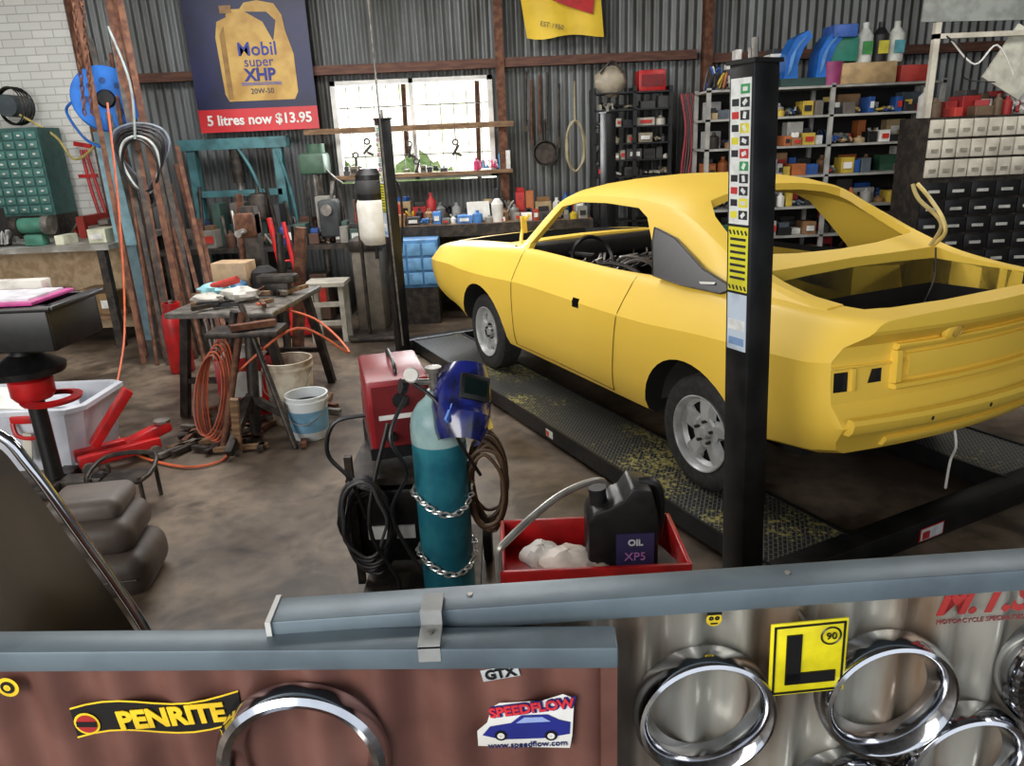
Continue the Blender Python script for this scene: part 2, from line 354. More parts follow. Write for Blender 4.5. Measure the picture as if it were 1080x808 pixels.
# ------------------------------------------------------------------ lift
liftm=M('lift_black_paint',(22,23,24),(36,36,37),8,.35,.2)
def tread():
    m=bpy.data.materials.new('tread_plate'); m.use_nodes=True; nt=m.node_tree; b=nt.nodes['Principled BSDF']
    tc=nt.nodes.new('ShaderNodeTexCoord')
    mp=nt.nodes.new('ShaderNodeMapping'); mp.inputs['Rotation'].default_value=(0,0,.78); nt.links.new(tc.outputs['Object'],mp.inputs[0])
    br=nt.nodes.new('ShaderNodeTexBrick'); br.inputs['Scale'].default_value=12; br.inputs['Mortar Size'].default_value=.035; br.offset=.5
    br.inputs['Brick Width'].default_value=.5; br.inputs['Row Height'].default_value=.25
    br.inputs['Color1'].default_value=(0,0,0,1);br.inputs['Color2'].default_value=(0,0,0,1);br.inputs['Mortar'].default_value=(1,1,1,1)
    nt.links.new(mp.outputs[0],br.inputs[0])
    bp=nt.nodes.new('ShaderNodeBump'); bp.inputs['Strength'].default_value=1; bp.inputs['Distance'].default_value=.008
    nt.links.new(br.outputs['Color'],bp.inputs['Height']); nt.links.new(bp.outputs[0],b.inputs['Normal'])
    n=nt.nodes.new('ShaderNodeTexNoise'); n.inputs['Scale'].default_value=45; n.inputs['Detail'].default_value=8; nt.links.new(tc.outputs['Object'],n.inputs[0])
    n2=nt.nodes.new('ShaderNodeTexNoise'); n2.inputs['Scale'].default_value=1.3; nt.links.new(tc.outputs['Object'],n2.inputs[0])
    ad=nt.nodes.new('ShaderNodeMath'); ad.operation='MULTIPLY'; nt.links.new(n.outputs['Fac'],ad.inputs[0]); nt.links.new(n2.outputs['Fac'],ad.inputs[1])
    r=nt.nodes.new('ShaderNodeValToRGB'); r.color_ramp.elements[0].position=.285; r.color_ramp.elements[1].position=.35
    r.color_ramp.elements[0].color=lin((46,47,46)); r.color_ramp.elements[1].color=lin((176,166,92)); nt.links.new(ad.outputs[0],r.inputs[0])
    sc=nt.nodes.new('ShaderNodeMath'); sc.operation='MULTIPLY'; sc.inputs[1].default_value=.55; nt.links.new(br.outputs['Color'],sc.inputs[0])
    mx=nt.nodes.new('ShaderNodeMixRGB'); nt.links.new(sc.outputs[0],mx.inputs['Fac']); nt.links.new(r.outputs[0],mx.inputs[1]); mx.inputs[2].default_value=lin((136,136,130))
    nt.links.new(mx.outputs[0],b.inputs['Base Color']); b.inputs['Roughness'].default_value=.36; b.inputs['Metallic'].default_value=.25
    return m
tr=tread()
L=B('four_post_lift',loc=(CARLOC[0],CARLOC[1],0),rz=CARRZ)
for s in (1,-1):
    y0,y1=.60,1.09
    L.bx(-.76,3.9,s*y0,s*y1,.055,.119,liftm); L.bx(-.73,3.9,s*y0,s*y1,.119,.12,tr)
    L.bx(-.76,3.9,s*y1,s*(y1+.015),.03,.13,liftm); L.bx(-.76,3.9,s*y0,s*(y0-.015),.03,.13,liftm)
for x in (-.79,3.98):
    L.bx(x-.06,x+.06,-1.22,1.22,.0,.125,liftm,bev=.008)
postlabel=M('label_white',(225,228,225),(205,208,205),30,.4)
g=cm((60,150,90)); k=cm((40,40,45)); rd=cm((190,50,50)); yy=cm((225,215,60))
for x in (-.731,3.94):
    PY=1.265 if x<0 else 1.20
    for s in (-1,1):
        i0=len(L.V)
        y=s*PY
        L.bx(x-.062,x+.062,y-.058,y+.058,.0,2.17,liftm,bev=.006)
        L.bx(x-.07,x+.07,y-.066,y+.066,2.165,2.18,liftm)
        L.cyl((x,y,2.18),(x,y,2.25),.012,steel,seg=8); L.cyl((x+.02,y,2.18),(x+.02,y,2.22),.008,steel,seg=8)
        L.box((x,y,.008),(.26,.24,.016),liftm)
    fy=PY+.058
    L.bx(x-.05,x+.05,fy,fy+.002,1.62,2.12,postlabel)
    for i in range(11):
        zz=2.10-i*.043
        L.bx(x-.044,x+.0,fy+.002,fy+.003,zz-.032,zz,[g,k,k,yy,k,rd][i%6]); L.bx(x+.008,x+.042,fy+.002,fy+.003,zz-.028,zz-.004,[postlabel,k,rd,k,yy,k][i%6])
        L.box((x-.022,fy+.0035,zz-.016),(.022,.001,.014),postlabel,rot=(0,i*.7,0))
    L.bx(x-.05,x+.05,fy,fy+.002,1.37,1.61,cm((222,215,50)))
    for i in range(7): L.bx(x-.04,x+.04,fy+.002,fy+.003,1.56-i*.024,1.57-i*.024,k)
    for i in range(5): L.box((x-.04+i*.02,fy+.003,1.59),(.008,.001,.018),k,rot=(0,.5,0))
    for i in range(5): L.box((x-.04+i*.02,fy+.003,1.385),(.008,.001,.018),k,rot=(0,.5,0))
    L.bx(x-.05,x+.05,fy,fy+.002,1.14,1.36,cm((190,204,218))); L.bx(x-.044,x+.044,fy+.002,fy+.003,1.22,1.26,postlabel); L.bx(x-.04,x+.04,fy+.002,fy+.003,1.16,1.19,cm((120,150,190)))
    if x<0:
        for i in range(i0,len(L.V)):
            a,b_,c_=L.V[i]; q=(c_-.9)*.034; L.V[i]=(a+q*.438,b_+q*.899,c_)
L.bx(-.855,-.853,.04,.22,.02,.09,red); L.bx(-.857,-.855,.05,.21,.025,.085,postlabel); L.bx(-.859,-.857,.15,.2,.03,.07,rd)
L.bx(1.15,1.24,1.105,1.107,.05,.10,postlabel); L.bx(1.2,1.235,1.107,1.109,.055,.09,cm((220,90,40)))
L.tube([(3.80,1.24,.12),(3.80,1.26,1.2),(3.82,1.26,2.3),(3.85,1.26,4.25)],.008,steel,6,4)
L.done()
# ------------------------------------------------------------------ room
def floor_mat():
    m=bpy.data.materials.new('oily_concrete'); m.use_nodes=True; nt=m.node_tree; b=nt.nodes['Principled BSDF']
    tc=nt.nodes.new('ShaderNodeTexCoord')
    def nz(sc,de=6,dist=0):
        n=nt.nodes.new('ShaderNodeTexNoise'); n.inputs['Scale'].default_value=sc; n.inputs['Detail'].default_value=de; n.inputs['Distortion'].default_value=dist; nt.links.new(tc.outputs['Object'],n.inputs[0]); return n
    a=nz(.9,7,.6); r=nt.nodes.new('ShaderNodeValToRGB'); r.color_ramp.elements[0].position=.35; r.color_ramp.elements[1].position=.68
    r.color_ramp.elements[0].color=lin((68,58,49)); r.color_ramp.elements[1].color=lin((134,118,100)); e=r.color_ramp.elements.new(.5); e.color=lin((98,85,72)); nt.links.new(a.outputs['Fac'],r.inputs[0])
    c=nz(9,8); r2=nt.nodes.new('ShaderNodeValToRGB'); r2.color_ramp.elements[0].position=.3; r2.color_ramp.elements[1].position=.6; r2.color_ramp.elements[0].color=(.35,.35,.35,1); r2.color_ramp.elements[1].color=(1,1,1,1); nt.links.new(c.outputs['Fac'],r2.inputs[0])
    mx=nt.nodes.new('ShaderNodeMixRGB'); mx.blend_type='MULTIPLY'; mx.inputs[0].default_value=.7; nt.links.new(r.outputs[0],mx.inputs[1]); nt.links.new(r2.outputs[0],mx.inputs[2])
    s_=nz(2.2,5,1.2); r3=nt.nodes.new('ShaderNodeValToRGB'); r3.color_ramp.elements[0].position=.50; r3.color_ramp.elements[1].position=.64; r3.color_ramp.elements[0].color=(1,1,1,1); r3.color_ramp.elements[1].color=(.34,.31,.28,1); nt.links.new(s_.outputs['Fac'],r3.inputs[0])
    mx2=nt.nodes.new('ShaderNodeMixRGB'); mx2.blend_type='MULTIPLY'; mx2.inputs[0].default_value=.85; nt.links.new(mx.outputs[0],mx2.inputs[1]); nt.links.new(r3.outputs[0],mx2.inputs[2]); nt.links.new(mx2.outputs[0],b.inputs['Base Color'])
    rr=nt.nodes.new('ShaderNodeMapRange'); rr.inputs[1].default_value=.35;rr.inputs[2].default_value=.65;rr.inputs[3].default_value=.28;rr.inputs[4].default_value=.6; nt.links.new(a.outputs['Fac'],rr.inputs[0]); nt.links.new(rr.outputs[0],b.inputs['Roughness'])
    bp=nt.nodes.new('ShaderNodeBump'); bp.inputs['Strength'].default_value=.15; bp.inputs['Distance'].default_value=.01; nt.links.new(c.outputs['Fac'],bp.inputs['Height']); nt.links.new(bp.outputs[0],b.inputs['Normal'])
    return m
B('floor').bx(-6.4,6.6,-3,9.5,-.1,0,floor_mat()).done()
corr=M('corrugated_iron',(120,124,124),(66,64,60),1.3,.5,.4,.05,lo=.35,hi=.7,stretch=(2,2,.5))
def corrsheet(b,x0,x1,z0,z1,m,pitch=.1,amp=.015,y=0,rows=2,seg=8):
    n=int((x1-x0)/pitch*seg)
    b.grid([[(x0+(x1-x0)*i/n, y+amp*math.sin(2*pi*(x0+(x1-x0)*i/n)/pitch), z0+(z1-z0)*r/(rows-1)) for i in range(n+1)] for r in range(rows)],m)
wb=B('wall_back',loc=(0,9.4,0))
corrsheet(wb,-4.85,-1.98,0,4.3,corr); corrsheet(wb,-.08,6.5,0,4.3,corr); corrsheet(wb,-1.98,-.08,0,1.52,corr); corrsheet(wb,-1.98,-.08,2.68,4.3,corr)
def brick():
    m=bpy.data.materials.new('white_brick'); m.use_nodes=True; nt=m.node_tree; b=nt.nodes['Principled BSDF']
    tc=nt.nodes.new('ShaderNodeTexCoord'); mp=nt.nodes.new('ShaderNodeMapping'); mp.inputs['Rotation'].default_value=(pi/2,0,0); nt.links.new(tc.outputs['Object'],mp.inputs[0])
    br=nt.nodes.new('ShaderNodeTexBrick'); br.inputs['Scale'].default_value=1; br.inputs['Brick Width'].default_value=.24; br.inputs['Row Height'].default_value=.086; br.inputs['Mortar Size'].default_value=.006
    br.inputs['Color1'].default_value=lin((232,232,226)); br.inputs['Color2'].default_value=lin((220,220,214)); br.inputs['Mortar'].default_value=lin((190,190,184)); nt.links.new(mp.outputs[0],br.inputs[0])
    nt.links.new(br.outputs['Color'],b.inputs['Base Color']); b.inputs['Roughness'].default_value=.6
    bp=nt.nodes.new('ShaderNodeBump'); bp.invert=True; bp.inputs['Strength'].default_value=.4; bp.inputs['Distance'].default_value=.008; nt.links.new(br.outputs['Fac'],bp.inputs['Height']); nt.links.new(bp.outputs[0],b.inputs['Normal'])
    return m
bk=brick()
wb.bx(-6.4,-4.85,-.1,.1,0,4.3,bk); wb.done()
B('wall_left').bx(-6.5,-6.4,-3,9.5,0,4.3,bk).done()
wr_=B('wall_right',loc=(6.5,0,0),rz=pi/2); corrsheet(wr_,-3,9.4,0,4.3,corr); wr_.done()
B('ceiling').bx(-6.4,6.6,-3,9.5,4.3,4.4,M('ceiling_iron',(80,78,76),(60,58,56),2,.7)).done()
g=B('trim_1')
for z,x0,x1 in ((2.80,-4.8,2.3),(3.75,-4.8,6.3),(2.75,2.4,6.3)): g.bx(x0,x1,9.26,9.38,z-.05,z+.05,brownwood)
for x in (.02,2.42,-4.75): g.bx(x-.05,x+.05,9.22,9.38,0,4.3,rust)
g.bx(-2.3,.15,9.14,9.2,2.10,2.16,wood); g.done()
w=B('window_1')
wf=M('white_window_frame',(215,215,210),(190,190,185),5,.5)
x0,x1,z0,z1=-1.98,-.08,1.54,2.68
for a in ((x0,x1,z0,z0+.06),(x0,x1,z1-.05,z1),(x0,x0+.06,z0,z1),(x1-.06,x1,z0,z1),(-1.06,-1.01,z0,z1)): w.bx(a[0],a[1],9.33,9.42,a[2],a[3],wf)
for i in range(1,4): w.bx(x0,x1,9.43,9.44,z0+i*.28,z0+i*.28+.012,dsteel)
for i in range(1,12): w.bx(x0+i*.158,x0+i*.158+.008,9.43,9.44,z0,z1,dsteel)
w.done()
bd=B('glowing_garden_backdrop')
bd.bx(-6,4,12.5,12.6,0,5,M('self_lit_garden',(255,252,240),(166,184,130),1.5,.8,emit=1.5,lo=.5,hi=.72)); bd.bx(-6,4,10.4,12.5,-.1,0,M('self_lit_path',(250,240,215),(220,205,175),2,.8,emit=1.0)); bd.done()  # backdrop and path glow by emission in place of outdoor daylight
gs_=B('garden_shrubs')
for i in range(9): gs_.sph((-4.5+i*.75+random.uniform(-.2,.2),11.8,.9+random.uniform(-.3,.3)),.45,M('self_lit_leaves',(150,168,110),(96,128,76),9,.8,emit=.5),(1,.6,random.uniform(1.4,2.0)),18,lump=.22)  # leaves emit their own colour to look daylit
for i in range(4): gs_.cyl((-3.7+i*1.1,11.9,0),(-3.6+i*1.1,11.9,4),.035,rust,seg=8)
gs_.done()
hb=B('window_hanging_tools')
for i,(x,z) in enumerate(((-1.75,1.85),(-1.1,1.95),(-1.03,1.75),(-.55,1.95),(-1.6,2.0))):
    hb.cyl((x,9.28,2.14),(x,9.28,z+.05),.003,dsteel,seg=6); hb.lathe([(.02,0),(.035,.01),(.04,0),(.025,-.01)],dsteel,(x,9.28,z),(0,1,0),16,close=True); hb.box((x,9.28,z-.09),(.03,.02,.14),dsteel,rot=(0,i*.2,0)); hb.box((x+.03,9.28,z-.14),(.08,.02,.03),dsteel,rot=(0,.4,0))
hb.done()
wt_=B('hanging_hand_tools')
for x,z0_,z1_ in ((.3,2.1,2.7),(.36,1.9,2.6),(.46,2.0,2.65),(.55,2.1,2.68),(.68,1.9,2.55)): wt_.cyl((x,9.3,z0_),(x+.02,9.3,z1_),.016,random.choice([wood,dsteel,rust]),seg=8); wt_.box((x,9.3,z0_),(.05,.02,.14),dsteel)
wt_.lathe([(.001,0),(.13,0),(.15,.04),(.14,.04),(.12,.01)],dsteel,(.52,9.3,1.78),(0,-1,0),24); wt_.cyl((.52,9.28,1.92),(.52,9.28,2.15),.012,dsteel); wt_.done()
# ------------------------------------------------------------------ poster and banner
P=B('oil_poster',loc=(0,9.18,0))
navy=M('poster_navy',(24,30,72),(16,20,52),2,.45); pr=M('poster_red',(205,40,48),(185,34,40),2,.4)
P.bx(-3.5,-2.12,0,.01,2.17,4.1,navy); P.bx(-3.5,-2.12,-.003,0,2.17,2.42,pr)
P.text('5 litres now $13.95',.155,(-2.80,-.008,2.295),white,bold=.004)
jug=[(-3.2,2.50),(-2.38,2.50),(-2.33,2.58),(-2.33,2.98),(-2.40,3.22),(-2.42,3.38),(-2.50,3.50),(-2.70,3.54),(-2.86,3.52),(-2.92,3.46),(-3.08,3.46),(-3.1,3.38),(-3.22,3.34),(-3.26,3.18),(-3.24,2.58)]
P.prism([(x*.92-.17,-.006,z) for x,z in jug],(0,.004,0),gold)
P.prism([(x*.92-.17,-.009,z) for x,z in [(-2.56,3.12),(-2.50,3.33),(-2.60,3.42),(-2.86,3.43),(-2.66,3.32)]],(0,.002,0),navy)
P.bx(-3.08,-2.95,-.01,-.006,3.42,3.50,cm((150,110,60)))
P.prism([(-3.12,-.0065,2.52),(-3.06,-.0065,2.52),(-3.06,-.0065,3.3),(-3.12,-.0065,3.2)],(0,-.001,0),cm((150,112,52)))
P.text('Mobil',.20,(-2.72,-.012,3.04),cm((30,50,150)),bold=.002); P.text('super',.15,(-2.72,-.012,2.91),cm((40,50,140)))
P.text('XHP',.18,(-2.72,-.013,2.77),cm((26,40,130)),bold=.006)
for q in range(3): P.bx(-2.95,-2.49,-.009,-.007,2.665+q*.012,2.671+q*.012,cm((40,80,170)))
P.text('20W-50',.08,(-2.72,-.012,2.60),navy); P.text('Extra High Performance Motor Oil',.055,(-2.85,-.008,3.62),gold); P.done()
f=B('hanging_banner',loc=(0,9.15,0))
f.grid([[(.22+(.92-.05*r/4)*i/10+.03*r,.02*math.sin(i*1.3),3.85-.82*r/4-.02*math.sin(i*.8)*r/4) for i in range(11)] for r in range(5)],M('banner_yellow',(230,195,50),(215,180,40),3,.6))
f.prism([(.42,-.05,3.50),(.75,-.05,3.35),(1.08,-.05,3.24),(1.1,-.05,3.42),(.85,-.05,3.55)],(0,.005,0),red); f.prism([(.45,-.06,3.55),(1.1,-.06,3.40),(1.1,-.06,3.5),(.7,-.06,3.66)],(0,.005,0),cm((40,50,120)))
f.text('EST 1950',.07,(.62,-.06,3.14),cm((40,40,60)),rot=(pi/2,.2,0)); f.done()
# ------------------------------------------------------------------ stock helper
PAL=[(180,44,44),(36,80,150),(200,172,66),(226,226,220),(40,40,42),(60,104,80),(146,110,74),(170,170,168),(180,104,56),(20,20,24),(90,100,110),(180,158,118),(60,58,56),(110,104,96),(48,46,44)]
def stock(b,x0,x1,y0,y1,z,h,fill=.95,pal=PAL,wmin=.05,wmax=.22):
    x=x0
    while x<x1-.03:
        w=random.uniform(wmin,wmax); w=min(w,x1-x); c=cm(random.choice(pal)); hh=random.uniform(.35,1)*h; k=random.random()
        if random.random()<fill and w>.03:
            yy=random.uniform(y0,y0+(y1-y0)*.3)
            dd=min(random.uniform(.5,1)*(y1-y0),y1-yy)
            if k<.5:
                b.box((x+w/2,yy+dd/2,z+hh/2),(w*.93,dd,hh),c,rot=(0,0,random.uniform(-.08,.08)),bev=.004,seg=1)
                if random.random()<.5: b.bx(x+w*.2,x+w*.8,yy-.014,yy-.010,z+hh*.3,z+hh*.7,cm(random.choice([(235,235,230),(30,30,30),(200,50,40)])))
                if h-hh>.08 and random.random()<.6: b.box((x+w/2,yy+dd/2,z+hh+.025),(w*.7,dd*.6,.05),cm(random.choice(pal)),rot=(0,0,random.uniform(-.4,.4)),bev=.004,seg=1)
            elif k<.75:
                r=min(w,.12)/2; n=max(1,int(w/(2*r)))
                for j in range(n):
                    b.lathe([(.001,0),(r*.9,0),(r*.95,.01),(r*.95,hh*.7),(r*.35,hh*.85),(r*.35,hh),(.001,hh)],c,(x+r+j*2*r,yy+r,z),(0,0,1),12)
            else:
                for j in range(6):
                    b.tube([(x+random.random()*w,yy+random.random()*dd,z+.02),(x+random.random()*w,yy+random.random()*dd,z+hh*.6),(x+random.random()*w,yy+random.random()*dd,z+.03)],.012,cm(random.choice(pal)) if j%2 else c,5,4)
        x+=w+.004
# ------------------------------------------------------------------ right shelves
shelfm=M('shelf_grey',(170,170,165),(140,140,136),6,.5)
S=B('storage_shelving')
for x in (2.12,3.38,4.5):
    for y in (8.0,8.5): S.bx(x-.02,x+.02,y-.02,y+.02,0,2.36,shelfm)
for z in (.15,.55,.85,1.15,1.47,1.77,2.06,2.34): S.bx(2.1,4.52,7.98,8.52,z-.022,z,shelfm)
S.bx(2.1,4.52,8.52,8.53,0,2.34,dark)
S.done()
T=B('shelf_stock')
for z,h in ((.55,.25),(.85,.24),(1.15,.26),(1.47,.25),(1.77,.24),(2.06,.23)):
    for a,b_ in ((2.16,3.34),(3.42,4.46)):
        stock(T,a,b_,8.0,8.25,z,h*.7,.9,PAL,.04,.16); stock(T,a,b_,8.25,8.48,z,h,1,PAL,.08,.26)
stock(T,2.16,2.95,8.0,8.45,2.34,.30,1); stock(T,2.16,2.95,8.2,8.45,2.34,.45,1,[(30,80,160),(230,230,225),(60,60,62)])
T.bx(3.45,4.0,7.98,8.4,2.34,2.54,cm((190,160,115)),bev=.01); T.bx(4.05,4.4,8.0,8.4,2.34,2.5,cm((180,60,50)),bev=.01)
T.lathe([(.001,0),(.09,0),(.11,.22),(.001,.22)],cm((150,60,110)),(3.38,8.08,2.34))
T.bx(3.3,3.62,8.05,8.4,2.56,2.78,cm((50,130,110)),bev=.01); T.bx(3.34,3.58,8.0,8.3,2.78,2.9,cm((60,100,180)),bev=.01)
for k,(x) in enumerate((3.72,3.88,4.04)): T.lathe([(.001,0),(.075,0),(.08,.02),(.08,.26),(.03,.33),(.03,.38),(.001,.38)],cm([(210,215,210),(26,26,30),(205,208,200)][k]),(x,8.15,2.54),(0,0,1),16); T.bx(x-.05,x+.05,8.06,8.07,2.62,2.74,cm([(60,140,70),(200,190,60),(80,150,160)][k]))
T.done()
rp=B('blue_ramp_pair')
for x in (2.98,3.3):
    rp.prism([(x-.1,8.02,2.42),(x-.08,8.02,2.65),(x,8.02,2.80),(x+.12,8.02,2.86),(x+.16,8.02,2.80),(x+.08,8.02,2.70),(x+.03,8.02,2.55),(x+.04,8.02,2.42)],(0,.25,0),blue)
    rp.prism([(x-.07,8.0,2.45),(x-.05,8.0,2.62),(x+.02,8.0,2.75),(x+.1,8.0,2.81),(x+.0,8.0,2.68),(x-.04,8.0,2.5)],(0,.02,0),cm((90,150,215)))
rp.bx(2.85,3.4,8.02,8.4,2.345,2.42,cm((40,70,66)))
rp.done()
cb=B('small_parts_cabinet')
cb.bx(3.74,5.3,6.82,7.3,0,1.98,dsteel)
for r in range(3):
    for c in range(12):
        xx=3.76+c*.128; cb.bx(xx,xx+.118,6.80,6.83,1.47+r*.17,1.62+r*.17,cream,bev=.006); cb.bx(xx+.03,xx+.09,6.79,6.802,1.52+r*.17,1.545+r*.17,cm((150,145,130)))
for r in range(8):
    for c in range(7):
        xx=3.76+c*.22; z=.2+r*.155; cb.bx(xx,xx+.205,6.80,6.83,z,z+.14,black,bev=.006); cb.bx(xx+.05,xx+.15,6.79,6.80,z+.05,z+.075,cm((190,190,185)))
cb.done()
ct=B('cabinet_top_clutter')
stock(ct,3.8,5.2,6.85,7.05,1.98,.2,.95,[(150,40,40),(200,200,195),(60,60,60),(180,60,50),(170,170,160),(110,90,70)],.08,.2)
stock(ct,3.8,5.2,7.05,7.28,1.98,.34,.95,[(150,40,40),(200,200,195),(60,60,60),(180,60,50),(170,170,160),(110,90,70)],.1,.28)
ct.done()
fr=B('cream_panel_frame',loc=(0,6.9,0))
fr.bx(3.75,3.80,0,.05,1.98,2.75,cream); fr.bx(3.75,5.2,0,.05,2.62,2.66,cream); fr.prism([(4.25,.06,2.30),(4.6,.06,2.1),(4.9,.06,2.5),(4.5,.06,2.72)],(0,.02,0),cm((205,205,190))); fr.box((4.5,.25,2.88),(1.5,.02,.22),cm((150,155,150)),rot=(0,.02,0))
fr.tube([(3.9,0,2.6),(4.1,-.05,2.4),(4.3,0,2.55),(4.45,-.05,2.3)],.008,white,6,6); fr.tube([(3.85,0,2.64),(4.0,-.05,2.5),(4.05,0,2.3),(4.3,-.05,2.25)],.006,black,6,6); fr.done()
D=B('dark_storage_rack')
for x in (1.05,1.5,1.9): D.bx(x-.02,x+.02,8.75,9.1,0,2.45,black)
for z in (.5,1.0,1.5,1.68,1.86,2.04,2.22,2.4): D.bx(1.05,1.9,8.75,9.1,z-.015,z,black)
for z in (1.5,1.68,1.86,2.04,2.22): stock(D,1.07,1.9,8.78,9.05,z,.13,.95,[(200,195,180),(60,60,58),(150,140,120),(40,40,42)])
D.bx(1.55,1.85,8.8,9.1,2.4,2.62,red,bev=.01); D.bx(1.58,1.82,8.79,8.8,2.45,2.57,cm((120,20,24))); D.sph((1.25,8.9,2.52),.18,cm((170,160,140)),(1,.7,.9),lump=.08); D.tube([(1.12,8.8,2.6),(1.25,8.8,2.72),(1.38,8.8,2.6)],.012,dsteel); D.done()
hc=B('coiled_rope_hanging')
for k in range(6): hc.tube([(.83+.10*math.cos(a)+random.uniform(-.01,.01),8.72+.01*k,1.85+.27*math.sin(a)) for a in [i*pi/6 for i in range(12)]],.012,cm((150,140,110)),6,3,True)
hc.tube([(.83,8.74,2.1),(.83,8.76,2.3),(.86,9.05,2.55)],.012,cm((150,140,110)),6,3); hc.done()
hr=B('hanging_red_hoses')
for k in range(9): hr.tube([(2.0+.02*k,8.7,2.35),(2.05+.02*k,8.65,2.0),(2.02+.03*k,8.65,1.6),(2.0,8.65,1.2)],.015,cm([(150,30,40),(90,30,40),(60,60,60)][k%3]),6,5)
hr.done()
# ------------------------------------------------------------------ back bench
bb=B('back_workbench')
bb.bx(-1.35,1.0,8.55,9.25,1.0,1.06,wood); bb.bx(-1.35,1.0,8.53,8.56,.93,1.06,dsteel)
for x in (-1.3,-.2,.95):
    for y in (8.6,9.2): bb.bx(x-.04,x+.04,y-.04,y+.04,0,1.0,dsteel)
bb.bx(-1.3,.95,8.6,9.2,.3,.34,wood); bb.done()
bs=B('back_bench_clutter')
WP=[(220,190,50),(80,140,210),(235,235,230),(60,60,62),(140,138,130),(40,40,42),(170,130,90),(110,110,108),(235,235,230),(180,60,40)]
stock(bs,-1.3,.95,8.6,8.8,1.06,.14,.9,WP,.05,.18); stock(bs,-1.3,.95,8.8,9.0,1.06,.26,.95,WP,.07,.2)
stock(bs,-1.3,.95,9.0,9.2,1.06,.38,.9); stock(bs,-.6,.9,8.62,9.1,.34,.5,.95,[(30,30,32),(70,66,60),(50,50,60)])
bs.box((-.3,8.75,1.18),(.26,.03,.22),white,rot=(-.3,0,.2),bev=.004); bs.lathe([(.001,0),(.06,0),(.07,.2),(.03,.26),(.001,.26)],white,(-.08,8.68,1.06)); bs.done()
wp=B('window_sill_bottles'); stock(wp,-.35,.1,9.2,9.3,1.62,.25,1,[(200,60,110),(230,230,225),(60,150,200)],.06,.09); stock(wp,-1.9,-.6,9.2,9.3,1.62,.14,.6,[(60,60,60),(120,110,90),(40,40,42)],.06,.12); wp.bx(-2,.12,9.12,9.33,1.58,1.62,wood); wp.done()
bd_=B('blue_drawer_unit'); bd_.bx(-1.28,-.75,8.2,8.52,.42,.95,cm((80,135,185)),bev=.01)
for r in range(3):
    for c in range(3): bd_.bx(-1.26+c*.17,-1.11+c*.17,8.18,8.21,.46+r*.16,.59+r*.16,cm((110,165,210)),bev=.006)
bd_.bx(-1.25,-.78,8.22,8.5,0,.42,dsteel); bd_.done()
# ------------------------------------------------------------------ left bench, drawers, reel
lb=B('left_workbench'); bw=M('pale_worktop',(170,170,165),(125,121,112),4,.5)
lb.bx(-6.35,-4.1,7.75,9.25,1.04,1.09,bw)
for x in (-6.2,-4.2):
    for y in (7.8,9.1): lb.bx(x-.04,x+.04,y-.04,y+.04,0,1.04,dsteel)
lb.bx(-6.3,-4.2,8.3,8.35,.1,1.04,M('chipboard',(200,174,140),(172,144,110),12,.7)); lb.bx(-6.3,-4.2,7.8,8.3,.3,.33,wood); lb.done()
dc=B('teal_drawer_cabinet'); tm=cm((60,105,100)); dc.bx(-5.95,-5.15,8.75,9.2,1.35,2.3,tm)
for r in range(9):
    for c in range(6): dc.bx(-5.93+c*.13,-5.82+c*.13,8.73,8.76,1.38+r*.1,1.46+r*.1,cm((80,130,122)),bev=.004); dc.bx(-5.89+c*.13,-5.86+c*.13,8.72,8.735,1.41+r*.1,1.43+r*.1,white)
dc.bx(-5.95,-5.15,8.75,9.2,1.09,1.35,dsteel); dc.done()
bg=B('bench_grinder'); gm=cm((70,130,110)); bg.cyl((-5.1,8.0,1.3),(-4.85,8.0,1.3),.08,gm,seg=20); bg.cyl((-5.17,8.0,1.3),(-5.1,8.0,1.3),.1,dsteel,seg=24); bg.cyl((-4.85,8.0,1.3),(-4.78,8.0,1.3),.1,steel,seg=24); bg.box((-4.97,8.0,1.15),(.2,.14,.12),gm,bev=.02); bg.done()
lc=B('left_bench_clutter'); stock(lc,-6.2,-5.3,7.9,8.3,1.09,.4,.9,[(225,225,220),(60,60,60),(90,150,110),(180,180,175)]); stock(lc,-4.75,-4.15,7.9,8.3,1.09,.16,.9,[(225,225,200),(190,190,150),(80,80,80)]); stock(lc,-5.0,-4.2,8.5,9.1,1.09,.3,.9,[(60,60,60),(120,110,100),(170,60,50)]);stock(lc,-6.2,-4.3,7.9,8.25,.33,.3,.9,[(40,38,36),(90,80,70),(60,60,60),(150,120,80)]); lc.done()
rw=B('red_bolt_cutters'); rw.tube([(-4.95,9.2,2.05),(-4.93,9.2,1.6),(-4.88,9.2,1.2)],.02,red); rw.tube([(-4.9,9.2,2.05),(-4.85,9.2,1.6),(-4.8,9.2,1.2)],.02,red); rw.box((-4.92,9.2,2.1),(.2,.03,.05),red,rot=(0,.2,0)); rw.box((-4.92,9.18,1.75),(.22,.03,.04),red); rw.done()
wc=B('cable_coil_hanging')
for k in range(5): wc.lathe([(.2,-.01),(.21,0),(.2,.01),(.19,0)],black if k%2 else dsteel,(-5.55,9.15-.03*k,2.55),(.1*k,1,0),24,close=True)
wc.cyl((-5.55,9.3,2.55),(-5.55,8.95,2.55),.12,cm((70,80,85))); wc.tube([(-5.45,9.0,2.45),(-5.1,9.0,2.2),(-4.9,8.9,1.95),(-4.5,8.6,2.05),(-4.2,8.3,2.3)],.014,cm((210,190,110))); wc.done()
hrz=B('blue_hose_reel',loc=(-3.95,8.0,2.50))
hrz.lathe([(.001,-.13),(.30,-.13),(.31,-.12),(.31,-.09),(.2,-.08),(.2,.08),(.31,.09),(.31,.12),(.30,.13),(.001,.13)],blue,(0,0,0),(.5,-1,0),32)
for k in range(6): hrz.lathe([(.24,-.07+k*.028-.014),(.265,-.07+k*.028),(.24,-.07+k*.028+.014)],cm((30,110,180)),(0,0,0),(.5,-1,0),32)
